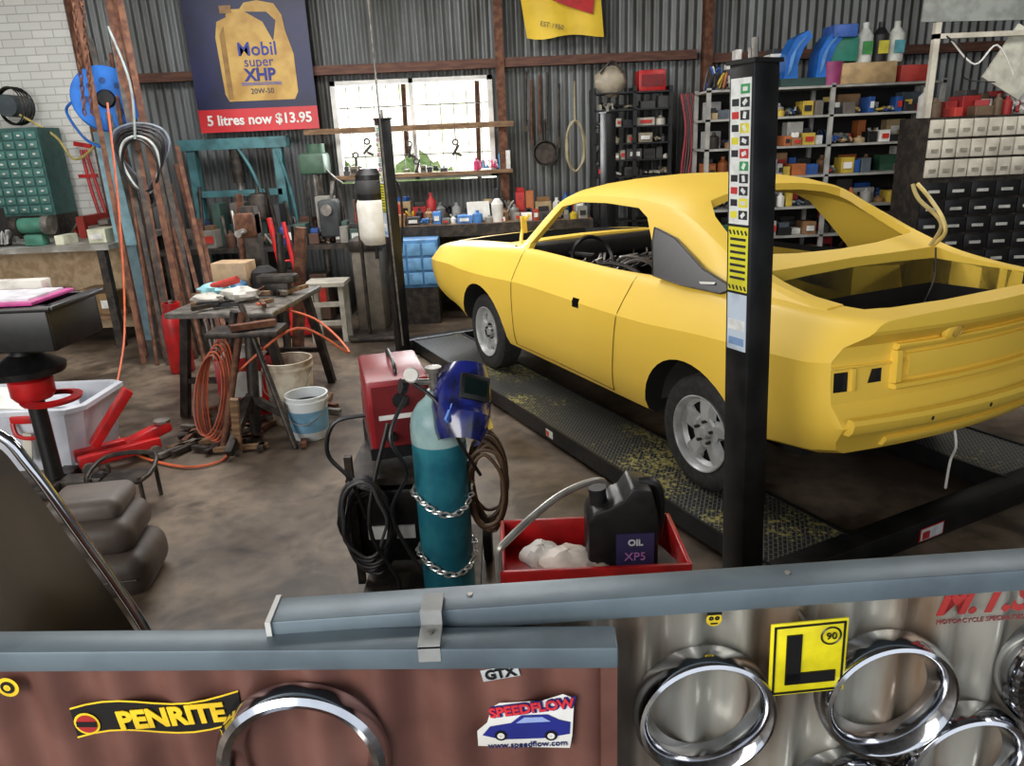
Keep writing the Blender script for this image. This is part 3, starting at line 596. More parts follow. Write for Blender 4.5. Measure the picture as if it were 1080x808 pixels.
for k in range(8): hrz.lathe([(.001,0),(.03,0)],cm((15,60,120)),(.06+.17*math.cos(k*pi/4)*.89,-.122+.17*math.cos(k*pi/4)*.45,.17*math.sin(k*pi/4)),(.5,-1,0),10)
hrz.lathe([(.001,.16),(.07,.16),(.09,.13)],black,(0,0,0),(.5,-1,0),20); hrz.box((.02,.2,.05),(.1,.5,.5),dsteel); hrz.tube([(-.3,-.05,0),(-.42,0,-.1),(-.3,0,-.35),(-.1,-.1,-.45)],.014,blue); hrz.bx(-.2,.02,.0,.25,-1.45,-.3,cm((130,170,182))); hrz.bx(-.16,.0,.02,.2,-2.5,-1.4,cm((100,126,136))); hrz.done()
hh=B('hanging_air_hoses')
for k in range(6): hh.tube([(-3.5+.17*math.cos(a)+.03*k*math.sin(a*2),7.5+.02*k,1.86+(.24+.03*k)*math.sin(a)) for a in [i*pi/6 for i in range(12)]],.013,[black,cm((190,195,190)),black,black,cm((60,60,70)),cm((120,130,140))][k],6,3,True)
hh.tube([(-3.5,7.5,2.1),(-3.45,7.5,2.6),(-3.6,7.6,3.1)],.012,cm((150,160,160))); hh.done()
lp=B('leaning_steel_bars')
for k in range(20):
    x=-3.98+.045*k; top=random.uniform(2.4,4.2) if k<11 else random.uniform(1.2,2.3)
    p1=V3((x+.35+random.uniform(-.1,.1),6.95+random.uniform(0,.45),0)); p2=V3((x-.15,8.1,top))
    m=random.choice([rust,rust,dsteel,dsteel,rust,rust])
    dv=(p2-p1)
    if k%3==0: lp.cyl(p1,p2,random.uniform(.015,.03),m,seg=8)
    else:
        q=dv.to_track_quat('Z','Y').to_euler(); lp.box((p1+p2)/2,(random.uniform(.04,.09),.025,dv.length),m,rot=q)
lp.done()
ch=B('hanging_chain_hoist')
for xx in (-3.55,-3.48):
    for i in range(38):
        z=4.2-i*.05; o=(xx-.006*i,7.2,z); ch.tube([(o[0]-.015,7.2,z),(o[0],7.2,z+.035),(o[0]+.015,7.2,z),(o[0],7.2,z-.035)] if i%2 else [(o[0],7.185,z),(o[0],7.2,z+.035),(o[0],7.215,z),(o[0],7.2,z-.035)],.007,rust,5,2,True)
ch.done()
# ------------------------------------------------------------------ machines
pf=B('teal_shop_press'); tl=M('teal_frame_paint',(70,120,126),(52,90,94),6,.5)
for x in (-3.6,-2.6): pf.bx(x-.05,x+.05,9.0,9.12,0,2.1,tl)
pf.bx(-3.72,-2.48,8.98,9.14,1.98,2.1,tl); pf.bx(-3.6,-2.6,9.0,9.12,1.0,1.12,tl); pf.bx(-3.6,-2.6,9.0,9.12,1.45,1.52,tl); pf.cyl((-3.1,9.06,1.98),(-3.1,9.06,1.6),.07,dsteel); pf.cyl((-3.1,9.06,1.6),(-3.1,9.06,1.2),.035,steel)
for x in (-3.6,-2.6): pf.bx(x-.06,x+.06,8.98,9.2,0,.08,tl)
pf.tube([(-2.6,9.0,1.95),(-2.5,9.0,1.5),(-2.45,8.98,1.0)],.02,tl); pf.tube([(-3.05,9.0,2.0),(-2.9,8.98,1.7),(-2.75,8.98,1.15)],.02,tl); pf.done()
dp=B('drill_press'); dg=cm((70,100,80)); dp.cyl((-2.2,9.15,0),(-2.2,9.15,1.9),.045,steel); dp.box((-2.2,9.08,1.78),(.3,.36,.24),dg,bev=.04); dp.cyl((-2.2,9.0,1.68),(-2.2,9.0,1.4),.03,steel); dp.cyl((-2.2,9.2,1.75),(-2.2,9.2,2.0),.11,dg); dp.box((-2.2,9.12,.02),(.36,.3,.04),dsteel); dp.tube([(-2.05,9.0,1.7),(-1.95,8.99,1.6),(-1.88,8.99,1.55)],.012,steel); dp.done()
mc=B('machine_bench'); mc.bx(-3.9,-1.55,8.3,8.95,.88,.93,dsteel)
for x in (-3.8,-2.7,-1.6): mc.bx(x-.03,x+.03,8.35,8.9,0,.88,dsteel)
MP=[(60,58,56),(96,90,84),(110,84,62),(64,90,82),(50,50,50),(40,74,140),(140,136,128),(84,58,46)]
stock(mc,-3.6,-1.6,8.35,8.6,.93,.3,.95,MP,.06,.2); stock(mc,-3.6,-1.6,8.6,8.9,.93,.5,.95,MP,.08,.25); stock(mc,-3.7,-1.6,8.4,8.85,.05,.7,.95,[(50,48,46),(76,70,62),(90,66,52)],.1,.3)
for k in range(9): mc.cyl((-3.4+.2*k,8.5+random.uniform(-.1,.2),.93),(-3.4+.2*k+random.uniform(-.1,.1),8.6,.93+random.uniform(.3,.85)),.022,random.choice([dsteel,rust,steel,dsteel]),seg=8)
mc.box((-2.75,8.6,1.35),(.18,.25,.3),dsteel,bev=.03); mc.box((-1.95,8.5,1.2),(.22,.25,.4),cm((60,64,66)),bev=.03); mc.cyl((-1.95,8.36,1.3),(-1.95,8.3,1.3),.06,steel); mc.done()
rh=B('red_floor_crane'); rh.tube([(-2.35,7.9,.1),(-2.45,8.05,.7),(-2.55,8.2,1.25)],.03,red,8,1); rh.tube([(-2.2,7.9,.1),(-2.3,8.05,.7),(-2.4,8.2,1.2)],.025,red,8,1); rh.box((-2.3,7.85,.08),(.4,.12,.1),red,bev=.02)
for z in (.3,.55,.8,1.05): rh.cyl((-2.37-.14*z,7.9+.24*z,z),(-2.22-.14*z,7.9+.24*z,z),.012,red)
rh.done()
ws=B('slatted_stand'); wsm=cm((190,185,170))
for x in (-2.05,-1.73): ws.box((x,7.6,.3),(.05,.05,.6),wsm); ws.box((x,7.85,.3),(.05,.05,.6),wsm)
ws.box((-1.89,7.72,.61),(.42,.34,.04),wsm); ws.box((-1.89,7.6,.2),(.3,.03,.05),wsm); ws.box((-1.89,7.6,.4),(.3,.03,.05),wsm); ws.done()
od=B('oil_dispenser',loc=(-1.32,7.6,0))
od.lathe([(.001,1.0),(.11,1.0),(.15,1.06),(.155,1.1),(.155,1.4),(.14,1.44),(.001,1.44)],M('milky_plastic',(232,230,222),(212,208,196),5,.35),(0,0,0)); od.lathe([(.001,1.44),(.13,1.44),(.14,1.5),(.14,1.68),(.09,1.74),(.001,1.74)],black); od.cyl((-.17,.1,0),(-.17,.1,1.6),.02,dsteel); od.box((-.08,.08,1.2),(.2,.03,.03),dsteel); od.box((-.1,.1,.02),(.5,.4,.04),dsteel,bev=.01); od.cyl((0,0,1.0),(0,0,.85),.02,black); od.lathe([(.142,1.50),(.146,1.51),(.146,1.62),(.142,1.63)],cm((60,60,60))); od.tube([(.1,-.1,1.62),(.28,-.1,1.6),(.3,-.05,1.3),(.25,0,.9)],.012,black); od.done()
bm_=B('pale_machine_cover'); bm_.box((-1.5,8.1,.45),(.3,.4,.9),cm((120,112,100)),bev=.03); bm_.box((-1.5,8.1,.95),(.34,.44,.12),dsteel,bev=.02); bm_.done()
# ------------------------------------------------------------------ steel welding table + clutter
wt=B('steel_fabrication_table',loc=(-2.06,5.8,0),rz=-.12)
wt.box((0,0,.82),(.84,1.0,.04),steel,bev=.005)
for x in (-.5,.5):
    for y in (-.42,.42): wt.box((x*.75,y,.40),(.06,.06,.80),dsteel,rot=(0,(.18 if x<0 else -.18),0))
wt.box((0,-.42,.3),(.8,.04,.04),dsteel); wt.box((0,.42,.3),(.8,.04,.04),dsteel); wt.done()
tt=B('table_clutter',loc=(-2.06,5.8,.84),rz=-.12)
tt.sph((-.26,.05,.07),.12,cm((150,205,215)),(1.3,.9,.5),18,lump=.15); tt.sph((-.15,.1,.08),.10,cm((60,110,150)),(1.2,.8,.6),18,lump=.18); tt.sph((.0,-.1,.06),.12,cm((205,200,190)),(1.3,.7,.45),18,lump=.18); tt.sph((-.22,-.2,.05),.10,cm((190,186,176)),(1.3,.8,.4),18,lump=.15)
for k in range(26): 
    x,y=random.uniform(-.36,.36),random.uniform(-.45,.4); tt.box((x,y,.02+random.random()*.03),(random.uniform(.08,.3),.03,.03),random.choice([rust,dsteel,steel,black,wood]),rot=(0,random.uniform(-.1,.1),random.uniform(0,3)))
tt.box((-.25,.34,.13),(.3,.2,.24),cm((190,160,125)),bev=.01); tt.lathe([(.001,0),(.12,0),(.13,.02),(.10,.16),(.05,.2),(.001,.2)],dark,(.0,.36,0))
tt.cyl((-.28,.0,.1),(-.05,-.02,.16),.03,cm((190,60,50)),seg=10)
tt.box((.2,.15,.05),(.2,.1,.1),dsteel,bev=.01); tt.box((.2,.15,.13),(.32,.12,.07),dsteel,bev=.02); tt.done()
an=B('leg_vise_post',loc=(-2.1,6.55,0)); an.box((-.1,0,.75),(.12,.12,1.5),dsteel); an.box((-.12,-.02,1.35),(.16,.25,.2),rust,bev=.02); an.box((.2,.1,.65),(.09,.09,1.3),rust,rot=(0,.15,0)); an.cyl((-.3,0,0),(-.2,.1,1.6),.03,rust); an.cyl((.05,0,0),(.1,.1,1.25),.035,dsteel); an.box((-.1,0,.01),(.4,.4,.02),dsteel); an.cyl((-.12,-.15,1.3),(-.12,-.3,1.3),.03,steel); an.done()
st=B('steel_trestle_stand',loc=(-1.85,4.95,0))
st.cyl((0,0,.02),(.05,.05,.75),.04,dsteel)
for a in (0,1.6,3.1,4.6): st.box((.2*math.cos(a),.2*math.sin(a),.18),(.5,.05,.05),dsteel,rot=(0,.55,a))
st.cyl((-.15,-.25,0),(.02,.05,.9),.025,rust); st.cyl((.35,-.25,0),(.0,.1,.95),.02,dsteel); st.cyl((-.3,.1,0),(-.05,.1,.9),.03,dsteel); st.box((.03,.05,.77),(.5,.25,.04),dsteel,bev=.01)
st.box((0,-.33,.2),(.05,.03,.45),wood,rot=(.2,.15,0)); st.box((.1,.0,.82),(.3,.06,.04),rust,rot=(0,0,.5)); st.done()
oh=B('orange_air_hose'); orange=cm((215,104,64)) 
oh.tube([(-3.4,6.9,2.4),(-3.4,6.7,1.4),(-3.35,6.3,.5),(-3.2,5.6,.02),(-2.7,4.8,.015),(-2.2,4.45,.015),(-1.95,4.5,.015),(-1.95,4.75,.02)],.009,orange,6,8)
for k in range(6): oh.tube([(-2.1+.11*math.cos(a)+.01*k,4.85+.02*k+.1*math.sin(a),.36+(.26+.02*k)*math.sin(a+.3)) for a in [i*pi/6 for i in range(12)]],.007,orange if k%2 else cm((160,80,60)),6,3,True)
oh.tube([(-1.9,4.9,.5),(-1.5,5.1,.75),(-1.2,5.3,.5),(-1.5,5.6,.7),(-1.9,5.5,.86)],.009,orange,6,8); oh.done()
def bucket(name,loc,h,r,m,band=None,fill=dark):
    b=B(name,loc=loc); b.lathe([(.001,0),(r*.82,0),(r*.86,.01),(r*.97,h*.86),(r*1.03,h*.87),(r*1.03,h*.9),(r,h*.92),(r*1.04,h),(r*.95,h),(r*.93,h*.75),(.001,h*.75)],m,seg=28)
    if band: b.lathe([(r*.895,h*.2),(r*.965,h*.68)],band,seg=28)
    b.tube([(r*1.03,0,h*.88),(r*.8,-r*.9,h*.6),(0,-r*1.2,h*.45),(-r*.8,-r*.9,h*.6),(-r*1.03,0,h*.88)],.004,steel)
    b.lathe([(.001,h*.78),(r*.9,h*.78)],fill,seg=20); return b
bucket('dirty_white_bucket',(-1.66,5.28,0),.48,.18,M('dirty_white',(215,205,186),(140,118,92),5,.6),None,rust).done()
bucket('paint_bucket',(-1.45,4.93,0),.32,.145,M('bucket_white',(220,227,230),(200,205,205),5,.5),cm((120,170,200))).done()
rb=B('red_plastic_crate',loc=(-2.02,5.42,0),rz=.3)
for a,bq in (((0,-.15,.25),(.4,.02,.5)),((0,.15,.25),(.4,.02,.5)),((-.2,0,.25),(.02,.3,.5)),((.2,0,.25),(.02,.3,.5)),((0,0,.02),(.4,.3,.02))): rb.box(a,bq,red,bev=.005)
rb.sph((0,0,.48),.17,cm((220,216,210)),(1,.7,.5),lump=.12); rb.box((0,-.165,.3),(.2,.005,.2),white,rot=(0,.1,0)); rb.done()
sc=B('scrap_offcuts')
for k in range(38): 
    x,y=random.uniform(-2.35,-1.4),random.uniform(4.65,5.6); sc.box((x,y,.03),(random.uniform(.06,.4),.04,.03),random.choice([rust,dsteel,wood,steel]),rot=(0,0,random.uniform(0,3)))
sc.done()
gc=B('red_gas_cylinder',loc=(-3.10,6.72,0)); gc.lathe([(.001,0),(.10,0),(.11,.02),(.11,.48),(.09,.56),(.04,.60),(.03,.63),(.001,.63)],red); gc.cyl((0,0,.63),(0,0,.68),.02,steel); gc.lathe([(.06,.66),(.075,.66),(.075,.57),(.06,.57)],red); gc.done()
# ------------------------------------------------------------------ welding cart
wcx=B('welding_trolley',loc=(-.42,2.95,0))
wcx.box((0,0,.14),(.5,.62,.03),dsteel,bev=.005); wcx.box((-.12,.08,.62),(.34,.46,.03),dsteel)
for x in (-.27,.04):
    for y in (-.14,.3): wcx.bx(x-.015,x+.015,y-.015,y+.015,.14,.74,dsteel)
for x in (-.27,.27): wcx.cyl((x-.02,.25,.11),(x+.02,.25,.11),.11,rubber,seg=24); wcx.cyl((x-.022,.25,.11),(x+.022,.25,.11),.05,steel)
for x in (-.2,.2): wcx.cyl((x-.015,-.27,.05),(x+.015,-.27,.05),.05,rubber)
wcx.tube([(-.27,.3,.74),(-.27,.42,.95),(-.1,.42,.97),(.04,.3,.74)],.012,dsteel); wcx.box((-.12,.05,.4),(.32,.36,.35),black,bev=.02); wcx.box((.1,-.1,.3),(.18,.05,.3),dsteel)
wcx.box((-.12,-.14,.38),(.2,.01,.06),white); wcx.done()
wd=B('red_welder',loc=(-.52,3.08,.73),rz=.25)
wd.box((0,0,.16),(.26,.44,.31),M('welder_red',(150,30,36),(120,24,30),5,.35),bev=.015); wd.box((0,-.225,.16),(.22,.01,.26),M('welder_face',(110,26,30),(92,22,26),5,.4)); wd.box((0,0,.0),(.27,.45,.05),black)
for x in (-.05,.05): wd.cyl((x,-.23,.08),(x,-.26,.08),.02,black)
wd.cyl((0,-.23,.23),(0,-.25,.23),.03,black); wd.box((-.02,-.233,.16),(.14,.004,.02),white); wd.tube([(0,-.15,.31),(0,-.12,.35),(0,.12,.35),(0,.15,.31)],.008,black); wd.box((.133,0,.17),(.004,.3,.08),white); wd.box((.135,0,.17),(.004,.22,.03),red); wd.done()
gb=B('shielding_gas_bottle',loc=(-.30,2.72,.155))
gb.lathe([(.001,0),(.10,0),(.108,.01),(.108,.68)],teal,seg=40); gb.lathe([(.108,.68),(.1085,.70),(.108,.75),(.10,.79),(.075,.83),(.04,.86),(.03,.89),(.001,.89)],M('bottle_grey_top',(150,178,176),(116,148,152),6,.4),seg=40)
gb.cyl((0,0,.88),(0,0,.96),.02,steel); gb.lathe([(.001,.0),(.03,.0),(.032,.02),(.001,.025)],steel,(0,0,.96)); gb.cyl((0,0,.92),(-.09,-.02,.93),.012,steel); gb.lathe([(.001,-.012),(.028,-.012),(.03,.012),(.001,.014)],steel,(-.08,-.03,.96),(0,-1,.3)); gb.lathe([(.001,.015),(.025,.015)],white,(-.08,-.032,.961),(0,-1,.3)); gb.lathe([(.001,-.012),(.028,-.012),(.03,.012),(.001,.014)],black,(-.12,-.01,.91),(-1,-.5,.3)); gb.done()
cn=B('bottle_chains',loc=(-.30,2.72,.155))
for z0 in (.47,.20):
    N=26
    for i in range(N):
        a=2*pi*i/N; rr=.119; z=z0-.07*math.sin(a-.4)**2*(1 if math.sin(a)<0 else .3); c=V3((rr*math.cos(a),rr*math.sin(a),z)); t=V3((-math.sin(a),math.cos(a),0)); n=V3((math.cos(a),math.sin(a),0)) if i%2 else V3((0,0,1))
        cn.tube([c+t*.021,c+n*.011,c-t*.021,c-n*.011],.0042,M('bright_chain',(225,225,222),(190,190,188),9,.3,.7),6,4,True)
cn.done()
hm=B('welding_helmet',loc=(-.20,2.69,.985),rz=.5)
hb_=M('helmet_shell',(24,34,110),(12,13,30),9,.22,coat=.6)
rows=[]
for i in range(13):
    v=-1+2*i/12; rows.append([(.115*math.sqrt(max(0,1-(v*.75)**2))*math.sin(a), -.12*math.cos(a)*(1-.12*v*v)-.02*(v<-.3), .15*v) for a in [(-1.9+3.8*k/16) for k in range(17)]])
hm.grid(rows,hb_); hm.box((0,-.118,.045),(.12,.02,.10),black,bev=.008); hm.box((0,-.13,.045),(.09,.005,.06),M('visor_glass',(20,36,32),(14,26,24),3,.1)); hm.tube([(-.1,0,.1),(0,.1,.14),(.1,0,.1)],.008,black); hm.box((-.075,-.09,-.05),(.02,.01,.1),cm((90,140,230)),rot=(0,.4,.6)); hm.box((.075,-.09,-.05),(.02,.01,.1),cm((200,170,60)),rot=(0,-.4,-.6)); hm.sph((0,-.0,.12),.075,black,(1.2,1.2,.5)); o=hm.done(); o.rotation_euler=(-.5,.35,.35)
cc=B('welding_cable_coils')
for k in range(12): cc.tube([(-.62+(.09+.004*(k%4))*math.cos(a)+random.uniform(-.012,.012),2.66+.014*k,.52+(.17+.012*(k%5))*math.sin(a)-.012*k) for a in [i*pi/6 for i in range(12)]],.007,cm((34,34,36)) if k%3 else cm((60,60,62)),6,3,True)
for k in range(11): cc.tube([(-.12+.07*math.cos(a)+random.uniform(-.015,.015),2.72+.014*k,.60+(.16+.014*(k%5))*math.sin(a)) for a in [i*pi/6 for i in range(12)]],.008,M('brown_cable',(92,68,46),(64,48,34),6,.6),6,3,True)
cc.tube([(-.58,2.72,.95),(-.7,2.7,.93),(-.74,2.7,.80),(-.66,2.7,.68),(-.62,2.72,.5)],.009,black); cc.tube([(-.38,2.7,1.08),(-.28,2.62,1.02),(-.2,2.6,.85),(-.14,2.66,.7)],.007,black); cc.tube([(-.5,2.75,.9),(-.6,2.66,.5),(-.5,2.65,.2),(-.68,2.6,.03)],.009,black); cc.tube([(-.41,2.68,1.03),(-.47,2.6,.9),(-.42,2.6,.75),(-.5,2.64,.55),(-.4,2.62,.3)],.008,black); cc.done()
# ------------------------------------------------------------------ red tray trolley with jug
rt=B('red_tray_trolley',loc=(.235,2.15,-.035))
for c_,s_ in (((0,-.16,.66),(.58,.015,.12)),((0,.16,.66),(.58,.015,.12)),((-.29,0,.66),(.015,.33,.12)),((.29,0,.66),(.015,.33,.12)),((0,0,.61),(.58,.33,.015)),((0,0,.2),(.55,.33,.015))): rt.box(c_,s_,red,bev=.004)
for x in (-.27,.27):
    for y in (-.14,.14): rt.bx(x-.012,x+.012,y-.012,y+.012,.07,.6,dsteel); rt.cyl((x-.01,y,.065),(x+.01,y,.065),.03,black)
rt.tube([(-.29,-.15,.6),(-.30,-.15,.76),(-.27,-.13,.81),(-.1,.05,.86),(.05,.16,.86),(.07,.16,.80),(.07,.16,.66)],.012,M('tube_galv',(170,168,162),(140,138,134),8,.35,.5),8,5)
rt.sph((-.08,-.06,.68),.08,cm((225,212,200)),(1.2,1,.55),20,lump=.12); rt.sph((-.16,.0,.67),.07,cm((232,228,220)),(1,1,.6),20,lump=.14); rt.sph((.0,-.08,.665),.06,cm((205,185,165)),(1,1,.6),20,lump=.14); rt.box((.22,0,.63),(.1,.25,.03),dsteel,rot=(0,0,.3)); rt.done()
jg=B('black_oil_jug',loc=(.325,2.12,.583))
pts=[(-.100,0),(.110,0),(.115,.02),(.115,.22),(.103,.28),(.09,.325),(.03,.335),(.0,.29),(-.02,.285),(-.035,.27),(-.09,.255),(-.107,.22),(-.107,.02)]
t=bmesh.new(); vs=[t.verts.new((x,-.07,z)) for x,z in pts]; fc_=t.faces.new(vs); ex=bmesh.ops.extrude_face_region(t,geom=[fc_]); bmesh.ops.translate(t,verts=[v for v in ex['geom'] if isinstance(v,bmesh.types.BMVert)],vec=(0,.14,0)); bmesh.ops.bevel(t,geom=t.edges[:],offset=.009,segments=2,profile=.5,affect='EDGES'); t.verts.index_update()
jg.add([v.co.copy() for v in t.verts],[[v.index for v in f_.verts] for f_ in t.faces],black); t.free()
jg.cyl((-.065,0,.25),(-.07,0,.31),.028,black); jg.tube([(.06,0,.32),(.115,0,.31),(.13,0,.22),(.122,0,.12)],.018,black); jg.box((.04,-.073,.11),(.12,.004,.14),cm((50,44,84))); jg.text('OIL',.03,(.04,-.078,.15),cm((200,200,205)),bold=.001); jg.text('XP5',.04,(.04,-.078,.10),cm((180,120,180))); jg.done()
# ------------------------------------------------------------------ fence
galv=M('rusty_galvanised',(160,158,148),(116,84,52),2.2,.42,.45,.08,lo=.46,hi=.70,stretch=(3,3,.6))
brn=M('red_brown_iron',(118,80,70),(98,64,56),4,.5,.2,.03)
FY=1.225; FR=.042
fr_=B('counter_fence_galvanised',loc=(-.47,FY,0),rz=FR)
corrsheet(fr_,.02,2.6,0,1.08,galv,.105,.017,0,4,12)
fr_.bx(-.01,2.6,-.045,.035,1.065,1.112,grail,bev=.004); fr_.bx(0,2.6,.03,.06,.1,.16,dsteel); fr_.bx(-.012,-.002,-.05,.04,1.05,1.115,wf)
for x in (.37,1.0,1.6): fr_.cyl((x,0,1.112),(x,0,1.115),.006,steel,seg=8)
fr_.done()
fl_=B('counter_fence_brown',loc=(.15,1.135,0),rz=-.055)
corrsheet(fl_,-1.9,.0,0,1.06,brn,.13,.014,0,4,12); fl_.bx(-1.9,.02,-.035,.03,1.04,1.085,grail,bev=.004); fl_.bx(-.01,.02,-.02,.02,0,1.04,brn); fl_.bx(-1.9,0,.02,.05,.1,.16,dsteel)
fl_.done()
bk_=B('rail_bracket',loc=(-.17,1.16,0)); bkm=cm((150,152,150)); bk_.bx(-.02,.02,-.045,-.040,1.06,1.092,bkm); bk_.bx(-.02,.02,-.045,.03,1.088,1.095,bkm); bk_.bx(-.02,.02,.015,.022,1.088,1.125,bkm); bk_.bx(-.02,.02,.02,.08,1.115,1.12,bkm); bk_.cyl((0,-.01,1.095),(0,-.01,1.1),.006,steel,seg=8); bk_.done()
fdir=V3((math.cos(FR),math.sin(FR),0)); fn=V3((math.sin(FR),-math.cos(FR),0))
def onf(t,z,off=.019): 
    p=V3((-.47,FY,0))+fdir*t+fn*off; return (p.x,p.y,z)
def ringobj(name,t,z,r,ri=.74,deep=.06):
    b=B(name,loc=onf(t,z),rz=FR); b.lathe([(r*.97,0),(r,deep*.3),(r*.995,deep*.7),(r*.95,deep*.95),(r*.9,deep),(r*.85,deep*.9),(r*ri*1.04,deep*.5),(r*ri,deep*.15),(r*ri*.98,0)],chrome,(0,0,0),(0,-1,0),64); return b
ringobj('chrome_headlamp_ring',.83,.83,.145).done()
ringobj('chrome_headlamp_ring',1.205,.84,.142).done()
ringobj('chrome_headlamp_ring',1.40,.645,.142).done()
ringobj('chrome_headlamp_ring',1.15,.545,.142).done()
b=ringobj('ribbed_wheel_trim',1.585,.865,.14)
for i in range(40): a=2*pi*i/40; b.box((.12*math.cos(a),-.055,.12*math.sin(a)),(.03,.02,.006),dsteel,rot=(0,-a,0))
b.done()
b=B('chrome_trim_ring',loc=(-.43,1.145,.838)); b.lathe([(.165,0),(.168,.015),(.16,.035),(.148,.042),(.135,.035),(.125,.015),(.12,0)],chrome,(0,0,0),(0,-1,0),64); b.done()
ye=cm((240,225,30),.4); kk=cm((18,18,18),.4)
lpz=B('learner_plate',loc=onf(1.022,.966,.070)); lpz.box((0,0,0),(.152,.005,.168),ye,bev=.002)
for z in (.077,-.077): lpz.box((0,-.004,z),(.14,.002,.004),kk)
for x in (-.068,.068): lpz.box((x,-.004,0),(.004,.002,.156),kk)
lpz.box((-.03,-.004,0),(.03,.003,.115),kk); lpz.box((.005,-.004,-.045),(.10,.003,.026),kk); lpz.lathe([(.017,0),(.019,.002),(.021,0)],kk,(.042,-.004,.048),(0,-1,0),24); lpz.text('90',.022,(.042,-.006,.048),kk); lpz.cyl((0,.0,.07),(0,.06,.07),.004,steel,seg=8); o=lpz.done(); o.rotation_euler=(0,-.03,FR)
s1=B('red_lettering_sticker',loc=onf(1.40,1.025),rz=FR); rs=cm((170,50,46)); s1.text('M.T.S',.085,(0,0,.005),rs,shear=.3,bold=.003); s1.text('MOTORCYCLE SPECIALTIES',.015,(0,0,-.04),cm((140,60,60))); s1.done()
s2=B('small_yellow_sticker',loc=onf(.85,1.03),rz=FR); s2.lathe([(.001,0),(.016,0)],cm((230,200,40)),(0,0,0),(0,-1,0),16)
for x in (-.006,.006): s2.lathe([(.001,0),(.005,0)],kk,(x,-.001,.003),(0,-1,0),12)
s2.box((0,-.001,-.009),(.014,.001,.003),kk); s2.box((0,-.001,.014),(.03,.001,.006),kk); s2.done()
s3=B('black_banner_sticker',loc=(-.715,1.168,.915),rz=-.055)
top=[(-.17+.034*i,-0.0,.028+.012*math.sin(i*.63+.3)+.004*i-.01) for i in range(11)]; bot=[(x,y,z-.066) for x,y,z in top]
s3.grid([top,bot],kk); yt=cm((245,205,40)); s3.text('PENRITE',.058,(.03,-.003,.004),yt,bold=.0025,rot=(pi/2,-.1,0),sx=1.0); s3.lathe([(.001,0),(.026,0)],yt,(-.142,-.002,-.012),(0,-1,0),20); s3.lathe([(.001,0),(.021,0)],cm((170,40,40)),(-.142,-.003,-.012),(0,-1,0),20); s3.box((-.142,-.004,-.012),(.04,.001,.012),kk); s3.grid([[(x,-.0005,z+.003) for x,y,z in top],[(x,-.0005,z-.001) for x,y,z in top]],yt); s3.grid([[(x,-.0005,z) for x,y,z in bot],[(x,-.0005,z-.004) for x,y,z in bot]],yt); s3.done()
s4=B('white_car_sticker',loc=(.0,1.126,.905),rz=-.055)
s4.prism([(-.095,0,-.055),(.08,0,-.06),(.085,0,-.03),(.09,0,.055),(.07,0,.065),(.03,0,.05),(-.05,0,.045),(-.065,0,.035),(-.075,0,-.0),(-.095,0,-.02)],(0,-.001,0),white)
s4.prism([(-.085,-.002,-.028),(-.07,-.002,-.008),(-.03,-.002,.0),(-.01,-.002,.018),(.04,-.002,.02),(.06,-.002,.008),(.082,-.002,.002),(.08,-.002,-.025),(.03,-.002,-.035),(-.05,-.002,-.038)],(0,-.001,0),cm((30,40,130)))
s4.prism([(-.02,-.004,.002),(-.004,-.004,.015),(.03,-.004,.016),(.045,-.004,.006)],(0,-.001,0),cm((150,170,220)))
for x in (-.05,.045): s4.lathe([(.001,0),(.012,0)],kk,(x,-.004,-.028),(0,-1,0),16); s4.lathe([(.001,0),(.007,0)],white,(x,-.005,-.028),(0,-1,0),16)
s4.text('SPEEDFLOW',.029,(.012,-.003,.036),cm((30,40,120)),rot=(pi/2,-.15,0),bold=.003); s4.text('SPEEDFLOW',.029,(.010,-.006,.037),cm((210,50,60)),rot=(pi/2,-.15,0),bold=.001); s4.text('www.speedflow.com',.018,(0,-.003,-.05),cm((30,40,100)),rot=(pi/2,-.05,0)); s4.done()
s5=B('grey_speed_sticker',loc=(-.045,1.128,1.018),rz=-.055); s5.box((0,0,0),(.07,.001,.025),cm((190,195,195)),rot=(0,-.2,0)); s5.text('GTX',.028,(0,-.002,0),kk,rot=(pi/2,-.2,0),bold=.001); s5.done()
s6=B('round_brand_sticker',loc=(-1.0,1.188,.985),rz=-.055); s6.lathe([(.001,0),(.022,0)],yt,(0,0,0),(0,-1,0),20); s6.lathe([(.001,0),(.014,0)],kk,(0,-.001,0),(0,-1,0),20); s6.lathe([(.001,0),(.007,0)],yt,(0,-.002,0),(0,-1,0),20); s6.done()
# ------------------------------------------------------------------ left foreground
fd=B('dark_car_body_panel')
E=catm([(-1.75,2.0,1.30),(-1.50,2.0,1.215),(-1.42,2.0,1.10),(-1.33,2.0,.88),(-1.25,2.0,.68),(-1.19,2.0,.5),(-1.12,2.0,.2),(-1.1,2.0,0)],6)
fd.tube(E,.016,chrome,10,1)
pm=M('dark_bronze_paint',(36,30,20),(62,52,32),2,.2,.3,coat=.8)
rows=[[ (p.x-.012-.9*t, p.y-.02-.25*t*t, max(p.z-.02-.10*t*t,0.0)) for p in E] for t in [0,.05,.12,.2,.35,.5,.7,1]]
fd.grid(rows,pm); fd.tube([(p.x-.05,p.y-.01,p.z-.02) for p in E],.008,black,6,1); fd.done(50)
tb=B('black_parts_tub',loc=(-.2,0,-.09))
for c_,s_ in (((-2.75,4.0,1.15),(.85,.03,.24)),((-2.75,4.5,1.15),(.85,.03,.24)),((-2.34,4.25,1.15),(.03,.5,.24)),((-3.2,4.25,1.15),(.03,.5,.24)),((-2.75,4.25,1.04),(.85,.5,.03))): tb.box(c_,s_,black,bev=.008)
tb.box((-2.75,4.0,1.27),(.92,.07,.03),black,bev=.01); tb.box((-2.31,4.25,1.27),(.07,.55,.03),black,bev=.01)
